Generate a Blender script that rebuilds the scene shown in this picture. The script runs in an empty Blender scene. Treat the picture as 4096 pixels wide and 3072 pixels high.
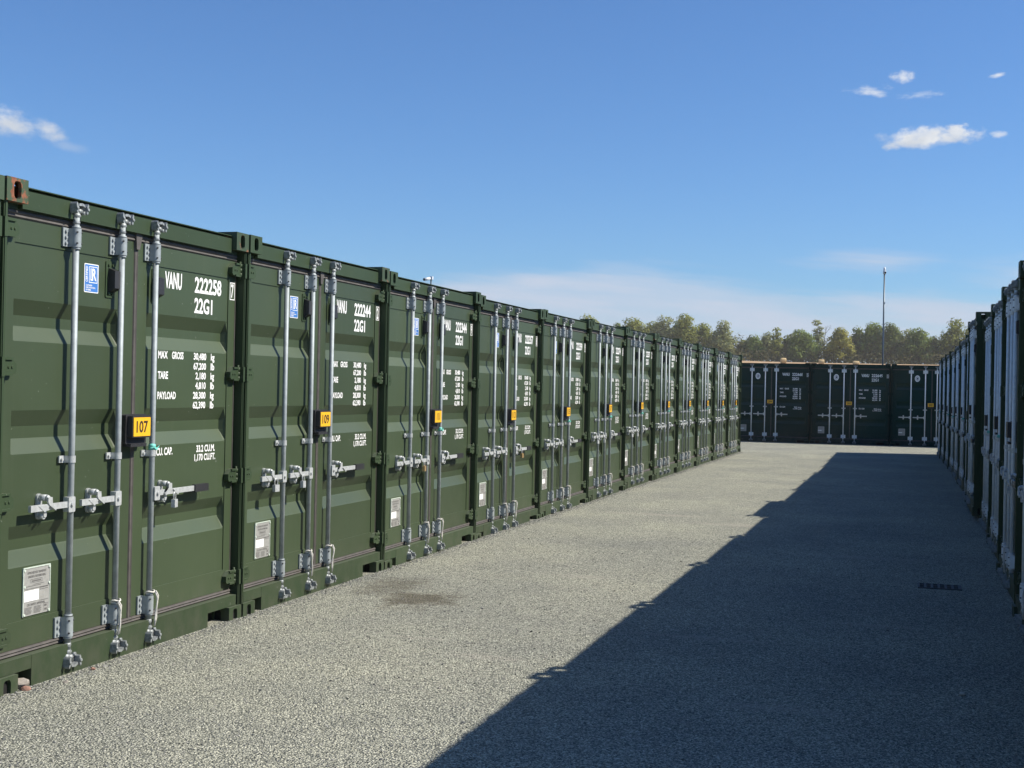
import bpy, bmesh, math, random
from mathutils import Vector, Matrix
random.seed(7)
C = bpy.context.scene
COL = C.collection
R = math.radians

# ------------------------------------------------------------------ camera
EYE = 1.571
YAW, PIT, ROL = 0.296414564, 0.00293149765, 0.0204177398
cam = bpy.data.cameras.new('camera'); camo = bpy.data.objects.new('camera', cam); COL.objects.link(camo)
cam.sensor_width = 36.0; cam.lens = 45.68; cam.clip_start = 0.05; cam.clip_end = 6000
fw = Vector((-math.sin(YAW)*math.cos(PIT), math.cos(YAW)*math.cos(PIT), math.sin(PIT)))
rt = Vector((math.cos(YAW), math.sin(YAW), 0)); up = rt.cross(fw)
r2 = rt*math.cos(ROL) + up*math.sin(ROL); u2 = up*math.cos(ROL) - rt*math.sin(ROL)
M = Matrix(((r2.x, u2.x, -fw.x, 0), (r2.y, u2.y, -fw.y, 0), (r2.z, u2.z, -fw.z, EYE), (0, 0, 0, 1)))
camo.matrix_world = M
C.camera = camo

# ------------------------------------------------------------------ light
SUN = Vector((2.66, 0.72, 2.56)).normalized()          # towards the sun
SUN_EL = math.asin(SUN.z); SUN_AZ = math.atan2(SUN.x, SUN.y)
sl = bpy.data.lights.new('sun', 'SUN'); so = bpy.data.objects.new('sun', sl); COL.objects.link(so)
sl.energy = 5.0; sl.angle = R(0.5); sl.color = (1.0, 0.93, 0.82)
so.rotation_euler = SUN.to_track_quat('Z', 'Y').to_euler(); so.location = (30, 10, 40)
C.view_settings.view_transform = 'Standard'; C.view_settings.look = 'None'
C.view_settings.exposure = 0.53; C.view_settings.gamma = 1.0

# ------------------------------------------------------------------ sky
W = bpy.data.worlds.new('World'); C.world = W; W.use_nodes = True
nt = W.node_tree; nt.nodes.clear()
def N(t, **k):
    n = nt.nodes.new(t)
    for a, v in k.items(): setattr(n, a, v)
    return n
def put(sock, v):
    if hasattr(v, 'is_output'): nt.links.new(v, sock)
    else: sock.default_value = v
def mth(op, a, b=0.0, c=None, clamp=False):
    n = N('ShaderNodeMath', operation=op, use_clamp=clamp)
    put(n.inputs[0], a)
    if op not in ('SQRT', 'SINE', 'ARCSINE', 'ABSOLUTE'): put(n.inputs[1], b)
    if c is not None: put(n.inputs[2], c)
    return n.outputs[0]
def sstep(v, lo, hi):
    n = N('ShaderNodeMapRange', interpolation_type='SMOOTHSTEP')
    put(n.inputs[0], v); n.inputs[1].default_value = lo; n.inputs[2].default_value = hi
    n.inputs[3].default_value = 0; n.inputs[4].default_value = 1
    return n.outputs[0]
sky = N('ShaderNodeTexSky', sky_type='NISHITA', sun_disc=False)
sky.sun_elevation = SUN_EL; sky.sun_rotation = SUN_AZ
sky.air_density = 1.0; sky.dust_density = 0.3; sky.ozone_density = 2.2
SKY_STRENGTH = 0.057
tc = N('ShaderNodeTexCoord')
sep = N('ShaderNodeSeparateXYZ'); nt.links.new(tc.outputs['Generated'], sep.inputs[0])
deg = 180/math.pi
az = mth('MULTIPLY', mth('ARCTAN2', sep.outputs[0], sep.outputs[1]), deg)
el = mth('MULTIPLY', mth('ARCSINE', sep.outputs[2]), deg)
def noise(sx, sy, scale, detail=6, rough=0.55, off=0.0):
    cmb = N('ShaderNodeCombineXYZ')
    put(cmb.inputs[0], mth('MULTIPLY', az, sx)); put(cmb.inputs[1], mth('MULTIPLY', el, sy)); cmb.inputs[2].default_value = off
    n = N('ShaderNodeTexNoise'); nt.links.new(cmb.outputs[0], n.inputs['Vector'])
    n.inputs['Scale'].default_value = scale; n.inputs['Detail'].default_value = detail; n.inputs['Roughness'].default_value = rough
    return n.outputs['Fac']
nz_f = noise(1, 1.5, 1.3, 8, 0.6)
nz_b = noise(1, 1.3, 0.75, 4, 0.5, 3.0)
nz_w = noise(0.75, 2.0, 1.6, 8, 0.65, 7.0)
def blob(a0, e0, ra, re, k, w, amp, nz, flat=None, tilt=0.0):
    da = mth('SUBTRACT', az, a0)
    x = mth('DIVIDE', da, ra)
    y = mth('DIVIDE', mth('SUBTRACT', mth('SUBTRACT', el, e0), mth('MULTIPLY', da, tilt)), re)
    if flat:                                          # flatter base: squeeze below the centre
        y = mth('MAXIMUM', y, mth('MULTIPLY', y, -flat))
    d = mth('SQRT', mth('ADD', mth('MULTIPLY', x, x), mth('MULTIPLY', y, y)))
    v = mth('ADD', mth('SUBTRACT', 1.0, d), mth('MULTIPLY', mth('SUBTRACT', nz, 0.5), k))
    return mth('MULTIPLY', sstep(v, 0.0, w), amp)
CL = [
    blob(0.55, 10.66, 2.5, 0.66, 1.7, 0.85, 0.97, nz_f, 1.7, 0.07),     # long puffy cloud, right
    blob(1.75, 10.9, 0.9, 0.42, 1.9, 0.6, 0.9, nz_f, 1.3),
    blob(-0.45, 13.22, 0.62, 0.32, 2.6, 1.1, 0.85, nz_f),
    blob(-1.75, 12.72, 0.95, 0.26, 3.2, 1.3, 0.65, nz_w),
    blob(0.25, 12.52, 1.0, 0.20, 3.0, 1.3, 0.5, nz_w),
    blob(3.3, 13.13, 0.42, 0.13, 1.6, 0.8, 0.7, nz_w, None, 0.12),
    blob(3.4, 10.75, 0.42, 0.18, 2.4, 0.9, 0.6, nz_w),
    blob(-38.4, 10.3, 1.8, 0.72, 1.6, 1.0, 0.9, nz_f, 1.2, -0.13),       # cloud at the left
    blob(-36.9, 10.2, 0.95, 0.55, 1.7, 1.1, 0.8, nz_f, None, -0.25),
    blob(-36.0, 9.6, 1.1, 0.3, 1.6, 1.0, 0.25, nz_b, None, -0.15),
    blob(42, 14, 9, 2.0, 1.8, 0.7, 0.9, nz_b), blob(-75, 12, 11, 2.2, 1.8, 0.7, 0.9, nz_b),
]
white = CL[0]
for c in CL[1:]: white = mth('MAXIMUM', white, c)
# thin cirrus sheet low over the trees
AZ0 = az; EL0 = el; el = mth('ADD', el, mth('MULTIPLY', az, 0.075))
st1 = noise(0.12, 1.0, 0.9, 7, 0.6, 11.0)
st2 = noise(0.13, 1.2, 1.0, 8, 0.62, 17.0)
el = EL0
hump = mth('ADD', az, 13.3)
top_edge = mth('ADD', mth('MAXIMUM', 4.4, mth('SUBTRACT', 5.45, mth('MULTIPLY', mth('MULTIPLY', hump, hump), 0.0125))),
               mth('MULTIPLY', mth('SUBTRACT', st1, 0.5), 2.4))
band = sstep(mth('SUBTRACT', top_edge, el), -0.2, 1.0)
streak = sstep(st2, 0.34, 0.64)
cir = mth('MULTIPLY', band, mth('ADD', 0.60, mth('MULTIPLY', streak, 0.36)))
hi = blob(-1.4, 5.65, 3.8, 0.6, 1.8, 1.2, 0.75, st2, None, -0.02)
hi2 = blob(4.8, 5.05, 4.2, 0.95, 1.8, 1.3, 0.85, st2, None, -0.05)
cir = mth('MAXIMUM', cir, mth('MAXIMUM', hi, hi2))
SKYC = N('ShaderNodeVectorMath', operation='MULTIPLY'); nt.links.new(sky.outputs[0], SKYC.inputs[0]); SKYC.inputs[1].default_value = (0.78, 1.17, 1.66)
def mix(f, a, b):
    n = N('ShaderNodeMix', data_type='RGBA'); put(n.inputs[0], f); put(n.inputs[6], a); put(n.inputs[7], b)
    return n.outputs[2]
K = 0.69/SKY_STRENGTH
c1 = mix(cir, SKYC.outputs[0], (0.575*K, 0.655*K, 0.80*K, 1))
shade = sstep(mth('ADD', nz_b, mth('MULTIPLY', mth('SUBTRACT', el, 10.6), 0.35)), 0.35, 0.75)
wc = mix(shade, (0.66*K, 0.70*K, 0.76*K, 1), (0.92*K, 0.93*K, 0.94*K, 1))
c2 = mix(white, c1, wc)
bg = N('ShaderNodeBackground'); nt.links.new(c2, bg.inputs[0]); bg.inputs[1].default_value = SKY_STRENGTH
wo = N('ShaderNodeOutputWorld'); nt.links.new(bg.outputs[0], wo.inputs[0])

# ------------------------------------------------------------------ materials
def new_mat(name):
    m = bpy.data.materials.new(name); m.use_nodes = True
    return m, m.node_tree, m.node_tree.nodes['Principled BSDF']
def plain(name, col, rough=0.5, metal=0.0, var=0.12, scale=30.0, bump=0.0, spec=0.5):
    m, t, b = new_mat(name)
    b.inputs['Roughness'].default_value = rough; b.inputs['Metallic'].default_value = metal
    b.inputs['Specular IOR Level'].default_value = spec
    tcn = t.nodes.new('ShaderNodeTexCoord'); oi = t.nodes.new('ShaderNodeObjectInfo')
    n = t.nodes.new('ShaderNodeTexNoise'); n.noise_dimensions = '4D'
    n.inputs['Scale'].default_value = scale; n.inputs['Detail'].default_value = 5
    mw = t.nodes.new('ShaderNodeMath'); mw.operation = 'MULTIPLY'; mw.inputs[1].default_value = 50
    t.links.new(oi.outputs['Random'], mw.inputs[0]); t.links.new(mw.outputs[0], n.inputs['W'])
    t.links.new(tcn.outputs['Object'], n.inputs['Vector'])
    r = t.nodes.new('ShaderNodeValToRGB')
    r.color_ramp.elements[0].position = 0.3; r.color_ramp.elements[1].position = 0.7
    r.color_ramp.elements[0].color = tuple(c*(1-var) for c in col)+(1,)
    r.color_ramp.elements[1].color = tuple(min(1, c*(1+var)) for c in col)+(1,)
    t.links.new(n.outputs['Fac'], r.inputs[0]); t.links.new(r.outputs[0], b.inputs['Base Color'])
    if bump:
        bp = t.nodes.new('ShaderNodeBump'); bp.inputs['Strength'].default_value = bump; bp.inputs['Distance'].default_value = 0.01
        t.links.new(n.outputs['Fac'], bp.inputs['Height']); t.links.new(bp.outputs[0], b.inputs['Normal'])
    return m

def paint(name, a, bcol, dust, rough=0.42, rust=0.0, spec=0.36):
    """sprayed container paint: slow mottling, faint dust runs, slightly wavy sheet, optional rust"""
    m, t, b = new_mat(name); b.inputs['Specular IOR Level'].default_value = spec
    L = t.links
    tcn = t.nodes.new('ShaderNodeTexCoord'); oi = t.nodes.new('ShaderNodeObjectInfo')
    mw = t.nodes.new('ShaderNodeMath'); mw.operation = 'MULTIPLY'; mw.inputs[1].default_value = 50
    L.new(oi.outputs['Random'], mw.inputs[0])
    def nz(scale, vec=None, detail=5, rg=0.55):
        n = t.nodes.new('ShaderNodeTexNoise'); n.noise_dimensions = '4D'; n.inputs['Scale'].default_value = scale
        n.inputs['Detail'].default_value = detail; n.inputs['Roughness'].default_value = rg
        L.new(mw.outputs[0], n.inputs['W'])
        if vec:
            mp = t.nodes.new('ShaderNodeMapping'); mp.inputs['Scale'].default_value = vec
            L.new(tcn.outputs['Object'], mp.inputs[0]); L.new(mp.outputs[0], n.inputs['Vector'])
        else: L.new(tcn.outputs['Object'], n.inputs['Vector'])
        return n.outputs['Fac']
    def ramp(f, p0, p1, c0, c1):
        r = t.nodes.new('ShaderNodeValToRGB'); e = r.color_ramp.elements
        e[0].position = p0; e[1].position = p1; e[0].color = c0; e[1].color = c1
        L.new(f, r.inputs[0]); return r.outputs[0]
    def mx(f, c0, c1):
        n = t.nodes.new('ShaderNodeMix'); n.data_type = 'RGBA'
        for s, v in ((n.inputs[0], f), (n.inputs[6], c0), (n.inputs[7], c1)):
            if hasattr(v, 'is_output'): L.new(v, s)
            else: s.default_value = v
        return n.outputs[2]
    base = ramp(nz(1.6), 0.3, 0.7, a+(1,), bcol+(1,))
    run = ramp(nz(1.0, (26, 26, 1.2), 6, 0.6), 0.55, 0.85, (0, 0, 0, 1), (1, 1, 1, 1))
    mulr = t.nodes.new('ShaderNodeMath'); mulr.operation = 'MULTIPLY'; mulr.inputs[1].default_value = 0.22
    L.new(run, mulr.inputs[0])
    col = mx(mulr.outputs[0], base, dust+(1,))
    speck = ramp(nz(55, None, 2, 0.5), 0.735, 0.76, (0, 0, 0, 1), (1, 1, 1, 1))
    ms = t.nodes.new('ShaderNodeMath'); ms.operation = 'MULTIPLY'; ms.inputs[1].default_value = 0.5
    L.new(speck, ms.inputs[0])
    col = mx(ms.outputs[0], col, (0.3, 0.32, 0.27, 1))
    # dirt splashed up the lowest part of the steel
    sp = t.nodes.new('ShaderNodeSeparateXYZ'); L.new(tcn.outputs['Object'], sp.inputs[0])
    mr = t.nodes.new('ShaderNodeMapRange'); mr.inputs[1].default_value = 0.02; mr.inputs[2].default_value = 0.42
    mr.inputs[3].default_value = 1; mr.inputs[4].default_value = 0
    L.new(sp.outputs[2], mr.inputs[0])
    dn = ramp(nz(9.0, (1, 1, 0.6), 6, 0.7), 0.4, 0.75, (0, 0, 0, 1), (1, 1, 1, 1))
    md = t.nodes.new('ShaderNodeMath'); md.operation = 'MULTIPLY'; L.new(mr.outputs[0], md.inputs[0]); L.new(dn, md.inputs[1])
    md2 = t.nodes.new('ShaderNodeMath'); md2.operation = 'MULTIPLY'; md2.inputs[1].default_value = 0.55; L.new(md.outputs[0], md2.inputs[0])
    col = mx(md2.outputs[0], col, (0.11, 0.105, 0.08, 1))
    # paler tint on ledges and upward slopes
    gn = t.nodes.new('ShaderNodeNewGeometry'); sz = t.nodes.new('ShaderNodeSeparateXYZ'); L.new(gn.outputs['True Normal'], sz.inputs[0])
    up_pale = t.nodes.new('ShaderNodeMapRange'); up_pale.inputs[1].default_value = 0.3; up_pale.inputs[2].default_value = 0.6; up_pale.inputs[3].default_value = 0; up_pale.inputs[4].default_value = 0.5
    L.new(sz.outputs[2], up_pale.inputs[0]); col = mx(up_pale.outputs[0], col, tuple(min(1, c*1.5) for c in dust)+(1,))
    # each sheet a touch lighter or darker
    hv = t.nodes.new('ShaderNodeHueSaturation'); vr = t.nodes.new('ShaderNodeMapRange'); vr.inputs[3].default_value = 0.90; vr.inputs[4].default_value = 1.10
    L.new(oi.outputs['Random'], vr.inputs[0]); L.new(vr.outputs[0], hv.inputs['Value']); L.new(col, hv.inputs['Color']); col = hv.outputs[0]
    # scuffs and splashes on the lower panels
    sc_ = ramp(nz(38, (1, 1, 0.35), 4, 0.7), 0.66, 0.70, (0, 0, 0, 1), (1, 1, 1, 1)); sa = ramp(nz(1.7), 0.52, 0.62, (0, 0, 0, 1), (1, 1, 1, 1))
    lz = t.nodes.new('ShaderNodeMapRange'); lz.inputs[1].default_value = 0.1; lz.inputs[2].default_value = 0.75; lz.inputs[3].default_value = 0.75; lz.inputs[4].default_value = 0
    L.new(sp.outputs[2], lz.inputs[0])
    s1 = t.nodes.new('ShaderNodeMath'); s1.operation = 'MULTIPLY'; L.new(sc_, s1.inputs[0]); L.new(sa, s1.inputs[1])
    s2_ = t.nodes.new('ShaderNodeMath'); s2_.operation = 'MULTIPLY'; L.new(s1.outputs[0], s2_.inputs[0]); L.new(lz.outputs[0], s2_.inputs[1])
    col = mx(s2_.outputs[0], col, (0.22, 0.24, 0.19, 1))
    if rust > 0:
        rm = ramp(nz(14, None, 6, 0.6), 0.62-rust*0.3, 0.66-rust*0.3, (0, 0, 0, 1), (1, 1, 1, 1))
        rc = ramp(nz(40), 0.3, 0.7, (0.13, 0.045, 0.02, 1), (0.30, 0.12, 0.06, 1))
        col = mx(rm, col, rc)
    L.new(col, b.inputs['Base Color'])
    rr = t.nodes.new('ShaderNodeMapRange'); rr.inputs[3].default_value = rough-0.06; rr.inputs[4].default_value = rough+0.1
    L.new(nz(5), rr.inputs[0]); L.new(rr.outputs[0], b.inputs['Roughness'])
    bp = t.nodes.new('ShaderNodeBump'); bp.inputs['Strength'].default_value = 0.4; bp.inputs['Distance'].default_value = 0.014
    L.new(nz(2.5, None, 2, 0.4), bp.inputs['Height']); L.new(bp.outputs[0], b.inputs['Normal'])
    return m

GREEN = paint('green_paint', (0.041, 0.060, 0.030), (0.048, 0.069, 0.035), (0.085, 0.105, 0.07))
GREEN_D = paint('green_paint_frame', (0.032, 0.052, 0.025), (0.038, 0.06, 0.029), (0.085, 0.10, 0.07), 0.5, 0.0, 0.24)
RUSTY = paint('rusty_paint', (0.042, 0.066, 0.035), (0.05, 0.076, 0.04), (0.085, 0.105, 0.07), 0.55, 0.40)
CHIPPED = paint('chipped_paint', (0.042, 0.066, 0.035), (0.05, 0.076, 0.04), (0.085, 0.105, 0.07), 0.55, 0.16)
GREEN_SHADE = paint('green_paint_shade', (0.005, 0.025, 0.022), (0.007, 0.03, 0.026), (0.05, 0.07, 0.06), 0.5, 0.0, 0.15)  # the container green with the back row's shade darkened into its colour
GALV = plain('galvanised_steel', (0.30, 0.335, 0.345), 0.62, 0.3, 0.16, 26, 0.1)
PALEZ = plain('pale_zinc', (0.72, 0.74, 0.74), 0.5, 0.0, 0.1, 26, 0.1)
ZINC = plain('bright_zinc', (0.50, 0.52, 0.515), 0.48, 0.35, 0.15, 60, 0.15)
WEATH = plain('weathered_zinc', (0.27, 0.29, 0.29), 0.55, 0.4, 0.35, 70, 0.3)
DARKST = plain('dark_forged_steel', (0.09, 0.10, 0.10), 0.5, 0.4, 0.3, 50, 0.2)
RUBBER = plain('gasket_rubber', (0.078, 0.070, 0.064), 0.65, 0, 0.25, 20, 0.1)
BLACK = plain('black_rubber', (0.022, 0.022, 0.024), 0.5, 0, 0.2, 40)
HOLE_SHADE = plain('hollow_shade', (0.006, 0.006, 0.006), 0.9, 0, 0.2, 40)  # near-black colour that paints in the shade inside holes
WHITE = plain('white_vinyl', (0.80, 0.80, 0.78), 0.45, 0, 0.05, 40)
BLUE = plain('blue_sticker', (0.045, 0.17, 0.48), 0.4, 0, 0.06, 40)
NAVY = plain('navy_print', (0.02, 0.03, 0.10), 0.5, 0, 0.06, 40)
YELLOW = plain('yellow_plate', (0.78, 0.43, 0.02), 0.4, 0, 0.05, 30)
INK = plain('dark_ink', (0.035, 0.022, 0.012), 0.5, 0, 0.05, 40)
ALU = plain('aluminium_plate', (0.33, 0.33, 0.31), 0.5, 0.15, 0.1, 60)
ALUED = plain('plate_edge', (0.55, 0.62, 0.54), 0.45, 0.1, 0.1, 60)
PINK = plain('grey_print', (0.12, 0.115, 0.11), 0.6, 0, 0.1, 40)
CORD = plain('white_cord', (0.62, 0.60, 0.55), 0.8, 0, 0.15, 120, 0.2)
TEAL = plain('teal_tape', (0.16, 0.55, 0.47), 0.45, 0, 0.25, 90)
BRASS = plain('brass', (0.55, 0.38, 0.18), 0.4, 0.6, 0.15, 90)
IRON = plain('cast_iron', (0.03, 0.03, 0.032), 0.6, 0.4, 0.3, 60, 0.3)
STONE = plain('pale_stone', (0.30, 0.27, 0.23), 0.85, 0, 0.3, 30, 0.6)
BRICK = plain('broken_brick', (0.27, 0.15, 0.11), 0.85, 0, 0.3, 30, 0.6)
CAMW = plain('white_camera_plastic', (0.72, 0.74, 0.76), 0.4, 0, 0.04, 30)
GLASSK = plain('dark_lens', (0.01, 0.01, 0.015), 0.15, 0, 0.05, 30)
POLE = plain('mast_steel', (0.085, 0.11, 0.13), 0.4, 0.3, 0.1, 12)

# gravel
def gravel_mat(name, loose=False):
    m, t, b = new_mat(name); L = t.links
    tcn = t.nodes.new('ShaderNodeTexCoord')
    geo = t.nodes.new('ShaderNodeNewGeometry')
    P = geo.outputs['Position']
    def vor(scale, feat='F1'):
        v = t.nodes.new('ShaderNodeTexVoronoi'); v.feature = feat; v.inputs['Scale'].default_value = scale
        v.inputs['Randomness'].default_value = 1; L.new(P, v.inputs['Vector']); return v
    def nz(scale, detail=5, rg=0.55):
        n = t.nodes.new('ShaderNodeTexNoise'); n.inputs['Scale'].default_value = scale; n.inputs['Detail'].default_value = detail
        n.inputs['Roughness'].default_value = rg; L.new(P, n.inputs['Vector']); return n.outputs['Fac']
    def ramp(f, els):
        r = t.nodes.new('ShaderNodeValToRGB'); e = r.color_ramp.elements
        while len(e) < len(els): e.new(0.5)
        for q, (p, c) in zip(e, els): q.position = p; q.color = c if len(c) == 4 else tuple(c)+(1,)
        L.new(f, r.inputs[0]); return r.outputs[0]
    def mx(f, c0, c1, mode='MIX'):
        n = t.nodes.new('ShaderNodeMix'); n.data_type = 'RGBA'; n.blend_type = mode
        for s, v in ((n.inputs[0], f), (n.inputs[6], c0), (n.inputs[7], c1)):
            if hasattr(v, 'is_output'): L.new(v, s)
            else: s.default_value = v
        return n.outputs[2]
    v1 = vor(88.0); v2 = vor(170.0)
    sx = t.nodes.new('ShaderNodeSeparateColor'); L.new(v1.outputs['Color'], sx.inputs[0])
    s2 = t.nodes.new('ShaderNodeSeparateColor'); L.new(v2.outputs['Color'], s2.inputs[0])
    stones = [(0.0, (0.070, 0.078, 0.074)), (0.22, (0.165, 0.172, 0.155)), (0.5, (0.325, 0.330, 0.285)), (0.8, (0.47, 0.47, 0.40)), (1.0, (0.66, 0.66, 0.57))]
    a = ramp(sx.outputs[0], stones); c = ramp(s2.outputs[1], stones)
    pick = ramp(nz(40, 3), [(0.42, (0, 0, 0)), (0.52, (1, 1, 1))])
    col = mx(pick, a, c)
    # darker tone towards the gaps between the stones
    gap = ramp(v1.outputs['Distance'], [(0.45, (0, 0, 0)), (0.80, (1, 1, 1))])
    gm = t.nodes.new('ShaderNodeMath'); gm.operation = 'MULTIPLY'; gm.inputs[1].default_value = 0.55; L.new(gap, gm.inputs[0])
    col = mx(gm.outputs[0], col, (0.062, 0.066, 0.060, 1))
    # broad dusty patches and wheel wear
    big = ramp(nz(0.55, 5, 0.6), [(0.32, (0.90, 0.91, 0.90)), (0.68, (1.24, 1.22, 1.12))])
    col = mx(1.0, col, big, 'MULTIPLY')
    mid = ramp(nz(3.1, 4, 0.6), [(0.3, (0.95, 0.95, 0.95)), (0.7, (1.05, 1.045, 1.03))])
    col = mx(1.0, col, mid, 'MULTIPLY')
    # damp brown stain in front of the second door
    sp = t.nodes.new('ShaderNodeSeparateXYZ'); L.new(P, sp.inputs[0])
    def m2(op, x, y=0.0):
        n = t.nodes.new('ShaderNodeMath'); n.operation = op
        for s, v in ((n.inputs[0], x), (n.inputs[1], y)):
            if hasattr(v, 'is_output'): L.new(v, s)
            else: s.default_value = v
        return n.outputs[0]
    def spot(x0, y0, rx, ry, k):
        dx = m2('DIVIDE', m2('SUBTRACT', sp.outputs[0], x0), rx); dy = m2('DIVIDE', m2('SUBTRACT', sp.outputs[1], y0), ry)
        d = m2('SQRT', m2('ADD', m2('MULTIPLY', dx, dx), m2('MULTIPLY', dy, dy)))
        v = m2('ADD', m2('SUBTRACT', 1.0, d), m2('MULTIPLY', m2('SUBTRACT', nz(5.0, 7, 0.75), 0.5), k))
        mr = t.nodes.new('ShaderNodeMapRange'); mr.interpolation_type = 'SMOOTHSTEP'; L.new(v, mr.inputs[0])
        mr.inputs[1].default_value = 0.0; mr.inputs[2].default_value = 0.7; return mr.outputs[0]
    st = m2('MAXIMUM', spot(-3.42, 8.98, 0.40, 0.50, 2.6), m2('MULTIPLY', spot(-3.85, 9.5, 0.32, 0.6, 2.6), 0.7))
    col = mx(m2('MULTIPLY', st, 0.66), col, (0.055, 0.038, 0.020, 1))
    # a few pale dusty smears
    for (x, y, rx, ry) in ((-2.35, 7.2, .35, .10), (-1.2, 8.3, .5, .10), (-0.6, 6.6, .5, .12), (-2.6, 10.6, .35, .12), (-0.4, 13.0, .9, .2), (-1.9, 15.5, .8, .25), (-3.0, 16.3, .9, .25), (-0.2, 9.2, .4, .08), (-2.9, 7.6, .2, .06)):
        col = mx(m2('MULTIPLY', spot(x, y, rx, ry, 1.8), 0.38), col, (0.40, 0.37, 0.31, 1))
    L.new(col, b.inputs['Base Color']); b.inputs['Roughness'].default_value = 0.92
    b.inputs['Specular IOR Level'].default_value = 0.2
    hm = m2('ADD', m2('MULTIPLY', v1.outputs['Distance'], -1.0), m2('MULTIPLY', v2.outputs['Distance'], -0.4))
    bp = t.nodes.new('ShaderNodeBump'); bp.inputs['Strength'].default_value = 1.0; bp.inputs['Distance'].default_value = 0.012
    L.new(hm, bp.inputs['Height']); L.new(bp.outputs[0], b.inputs['Normal'])
    return m
GRAVEL = gravel_mat('gravel')
LOOSE = plain('loose_stone', (0.22, 0.22, 0.20), 0.9, 0, 0.55, 60, 0.3)

def field_mat():
    m, t, b = new_mat('stubble'); L = t.links
    tcn = t.nodes.new('ShaderNodeTexCoord')
    mp = t.nodes.new('ShaderNodeMapping'); mp.inputs['Scale'].default_value = (0.9, 0.05, 1); L.new(tcn.outputs['Object'], mp.inputs[0])
    n = t.nodes.new('ShaderNodeTexNoise'); n.inputs['Scale'].default_value = 1.0; n.inputs['Detail'].default_value = 6; L.new(mp.outputs[0], n.inputs['Vector'])
    r = t.nodes.new('ShaderNodeValToRGB'); r.color_ramp.elements[0].position = .3; r.color_ramp.elements[1].position = .7
    r.color_ramp.elements[0].color = (0.33, 0.21, 0.105, 1); r.color_ramp.elements[1].color = (0.42, 0.29, 0.16, 1)
    L.new(n.outputs['Fac'], r.inputs[0]); L.new(r.outputs[0], b.inputs['Base Color']); b.inputs['Roughness'].default_value = .95
    return m
STUBBLE = field_mat()
HAY = plain('hay', (0.46, 0.34, 0.17), 0.95, 0, 0.3, 6, 0.6)
BARK = plain('bark', (0.09, 0.075, 0.06), 0.9, 0, 0.3, 4)
def leaf_mat(name, col, var=0.4):
    m, t, b = new_mat(name); L = t.links
    geo = t.nodes.new('ShaderNodeNewGeometry')
    n = t.nodes.new('ShaderNodeTexNoise'); n.inputs['Scale'].default_value = 0.55; n.inputs['Detail'].default_value = 5; L.new(geo.outputs['Position'], n.inputs['Vector'])
    r = t.nodes.new('ShaderNodeValToRGB'); r.color_ramp.elements[0].position = .3; r.color_ramp.elements[1].position = .7
    r.color_ramp.elements[0].color = (col[0]*(1-var*1.1), col[1]*(1-var), col[2]*(1-var), 1); r.color_ramp.elements[1].color = (col[0]*(1+var*1.1), col[1]*(1+var), col[2]*(1+var*.6), 1)
    L.new(n.outputs['Fac'], r.inputs[0]); L.new(r.outputs[0], b.inputs['Base Color']); b.inputs['Roughness'].default_value = .7; b.inputs['Specular IOR Level'].default_value = .2
    tr = t.nodes.new('ShaderNodeBsdfTranslucent'); L.new(r.outputs[0], tr.inputs['Color'])
    ms = t.nodes.new('ShaderNodeMixShader'); ms.inputs[0].default_value = .45; L.new(b.outputs[0], ms.inputs[1]); L.new(tr.outputs[0], ms.inputs[2])
    L.new(ms.outputs[0], t.nodes['Material Output'].inputs['Surface'])
    return m
LEAF = [leaf_mat('foliage_olive', (0.235, 0.26, 0.06)), leaf_mat('foliage_green', (0.18, 0.24, 0.062)), leaf_mat('foliage_dark', (0.13, 0.17, 0.05)),
        leaf_mat('foliage_gold', (0.285, 0.28, 0.06)), leaf_mat('foliage_pale', (0.265, 0.29, 0.135))]
SCRUB = leaf_mat('scrub_leaves', (0.125, 0.120, 0.052))

# ------------------------------------------------------------------ mesh helpers
def box(bm, x0, x1, y0, y1, z0, z1, mi=0):
    v = [bm.verts.new(p) for p in ((x0,y0,z0),(x1,y0,z0),(x1,y1,z0),(x0,y1,z0),(x0,y0,z1),(x1,y0,z1),(x1,y1,z1),(x0,y1,z1))]
    for q in ((0,3,2,1),(4,5,6,7),(0,1,5,4),(1,2,6,5),(2,3,7,6),(3,0,4,7)):
        bm.faces.new([v[i] for i in q]).material_index = mi
def frame_of(d):
    d = d.normalized(); a = Vector((0,0,1)) if abs(d.z) < .9 else Vector((1,0,0))
    x = d.cross(a).normalized(); return x, d.cross(x).normalized()
def tube(bm, pts, rad, n=8, mi=0, caps=True, smooth=True):
    pts = [Vector(p) for p in pts]; rings = []
    rad = rad if isinstance(rad, (list, tuple)) else [rad]*len(pts)
    x = None
    for i, p in enumerate(pts):
        d = (pts[min(i+1, len(pts)-1)]-pts[max(i-1, 0)])
        if x is None: x, y = frame_of(d)
        else:
            dn = d.normalized(); x = (x-dn*x.dot(dn)).normalized(); y = dn.cross(x)
        rings.append([bm.verts.new(p+(x*math.cos(2*math.pi*k/n)+y*math.sin(2*math.pi*k/n))*rad[i]) for k in range(n)])
    for a, b in zip(rings, rings[1:]):
        for k in range(n):
            f = bm.faces.new((a[k], a[(k+1)%n], b[(k+1)%n], b[k])); f.material_index = mi; f.smooth = smooth
    if caps:
        bm.faces.new(rings[0][::-1]).material_index = mi; bm.faces.new(rings[-1]).material_index = mi
def prism(bm, pts, y0, y1, mi=0):
    """polygon in (x,z), extruded from y0 to y1"""
    a = [bm.verts.new((p[0], y0, p[1])) for p in pts]; b = [bm.verts.new((p[0], y1, p[1])) for p in pts]
    bm.faces.new(a).material_index = mi; bm.faces.new(b[::-1]).material_index = mi
    n = len(pts)
    for i in range(n): bm.faces.new((a[i], b[i], b[(i+1)%n], a[(i+1)%n])).material_index = mi
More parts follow.
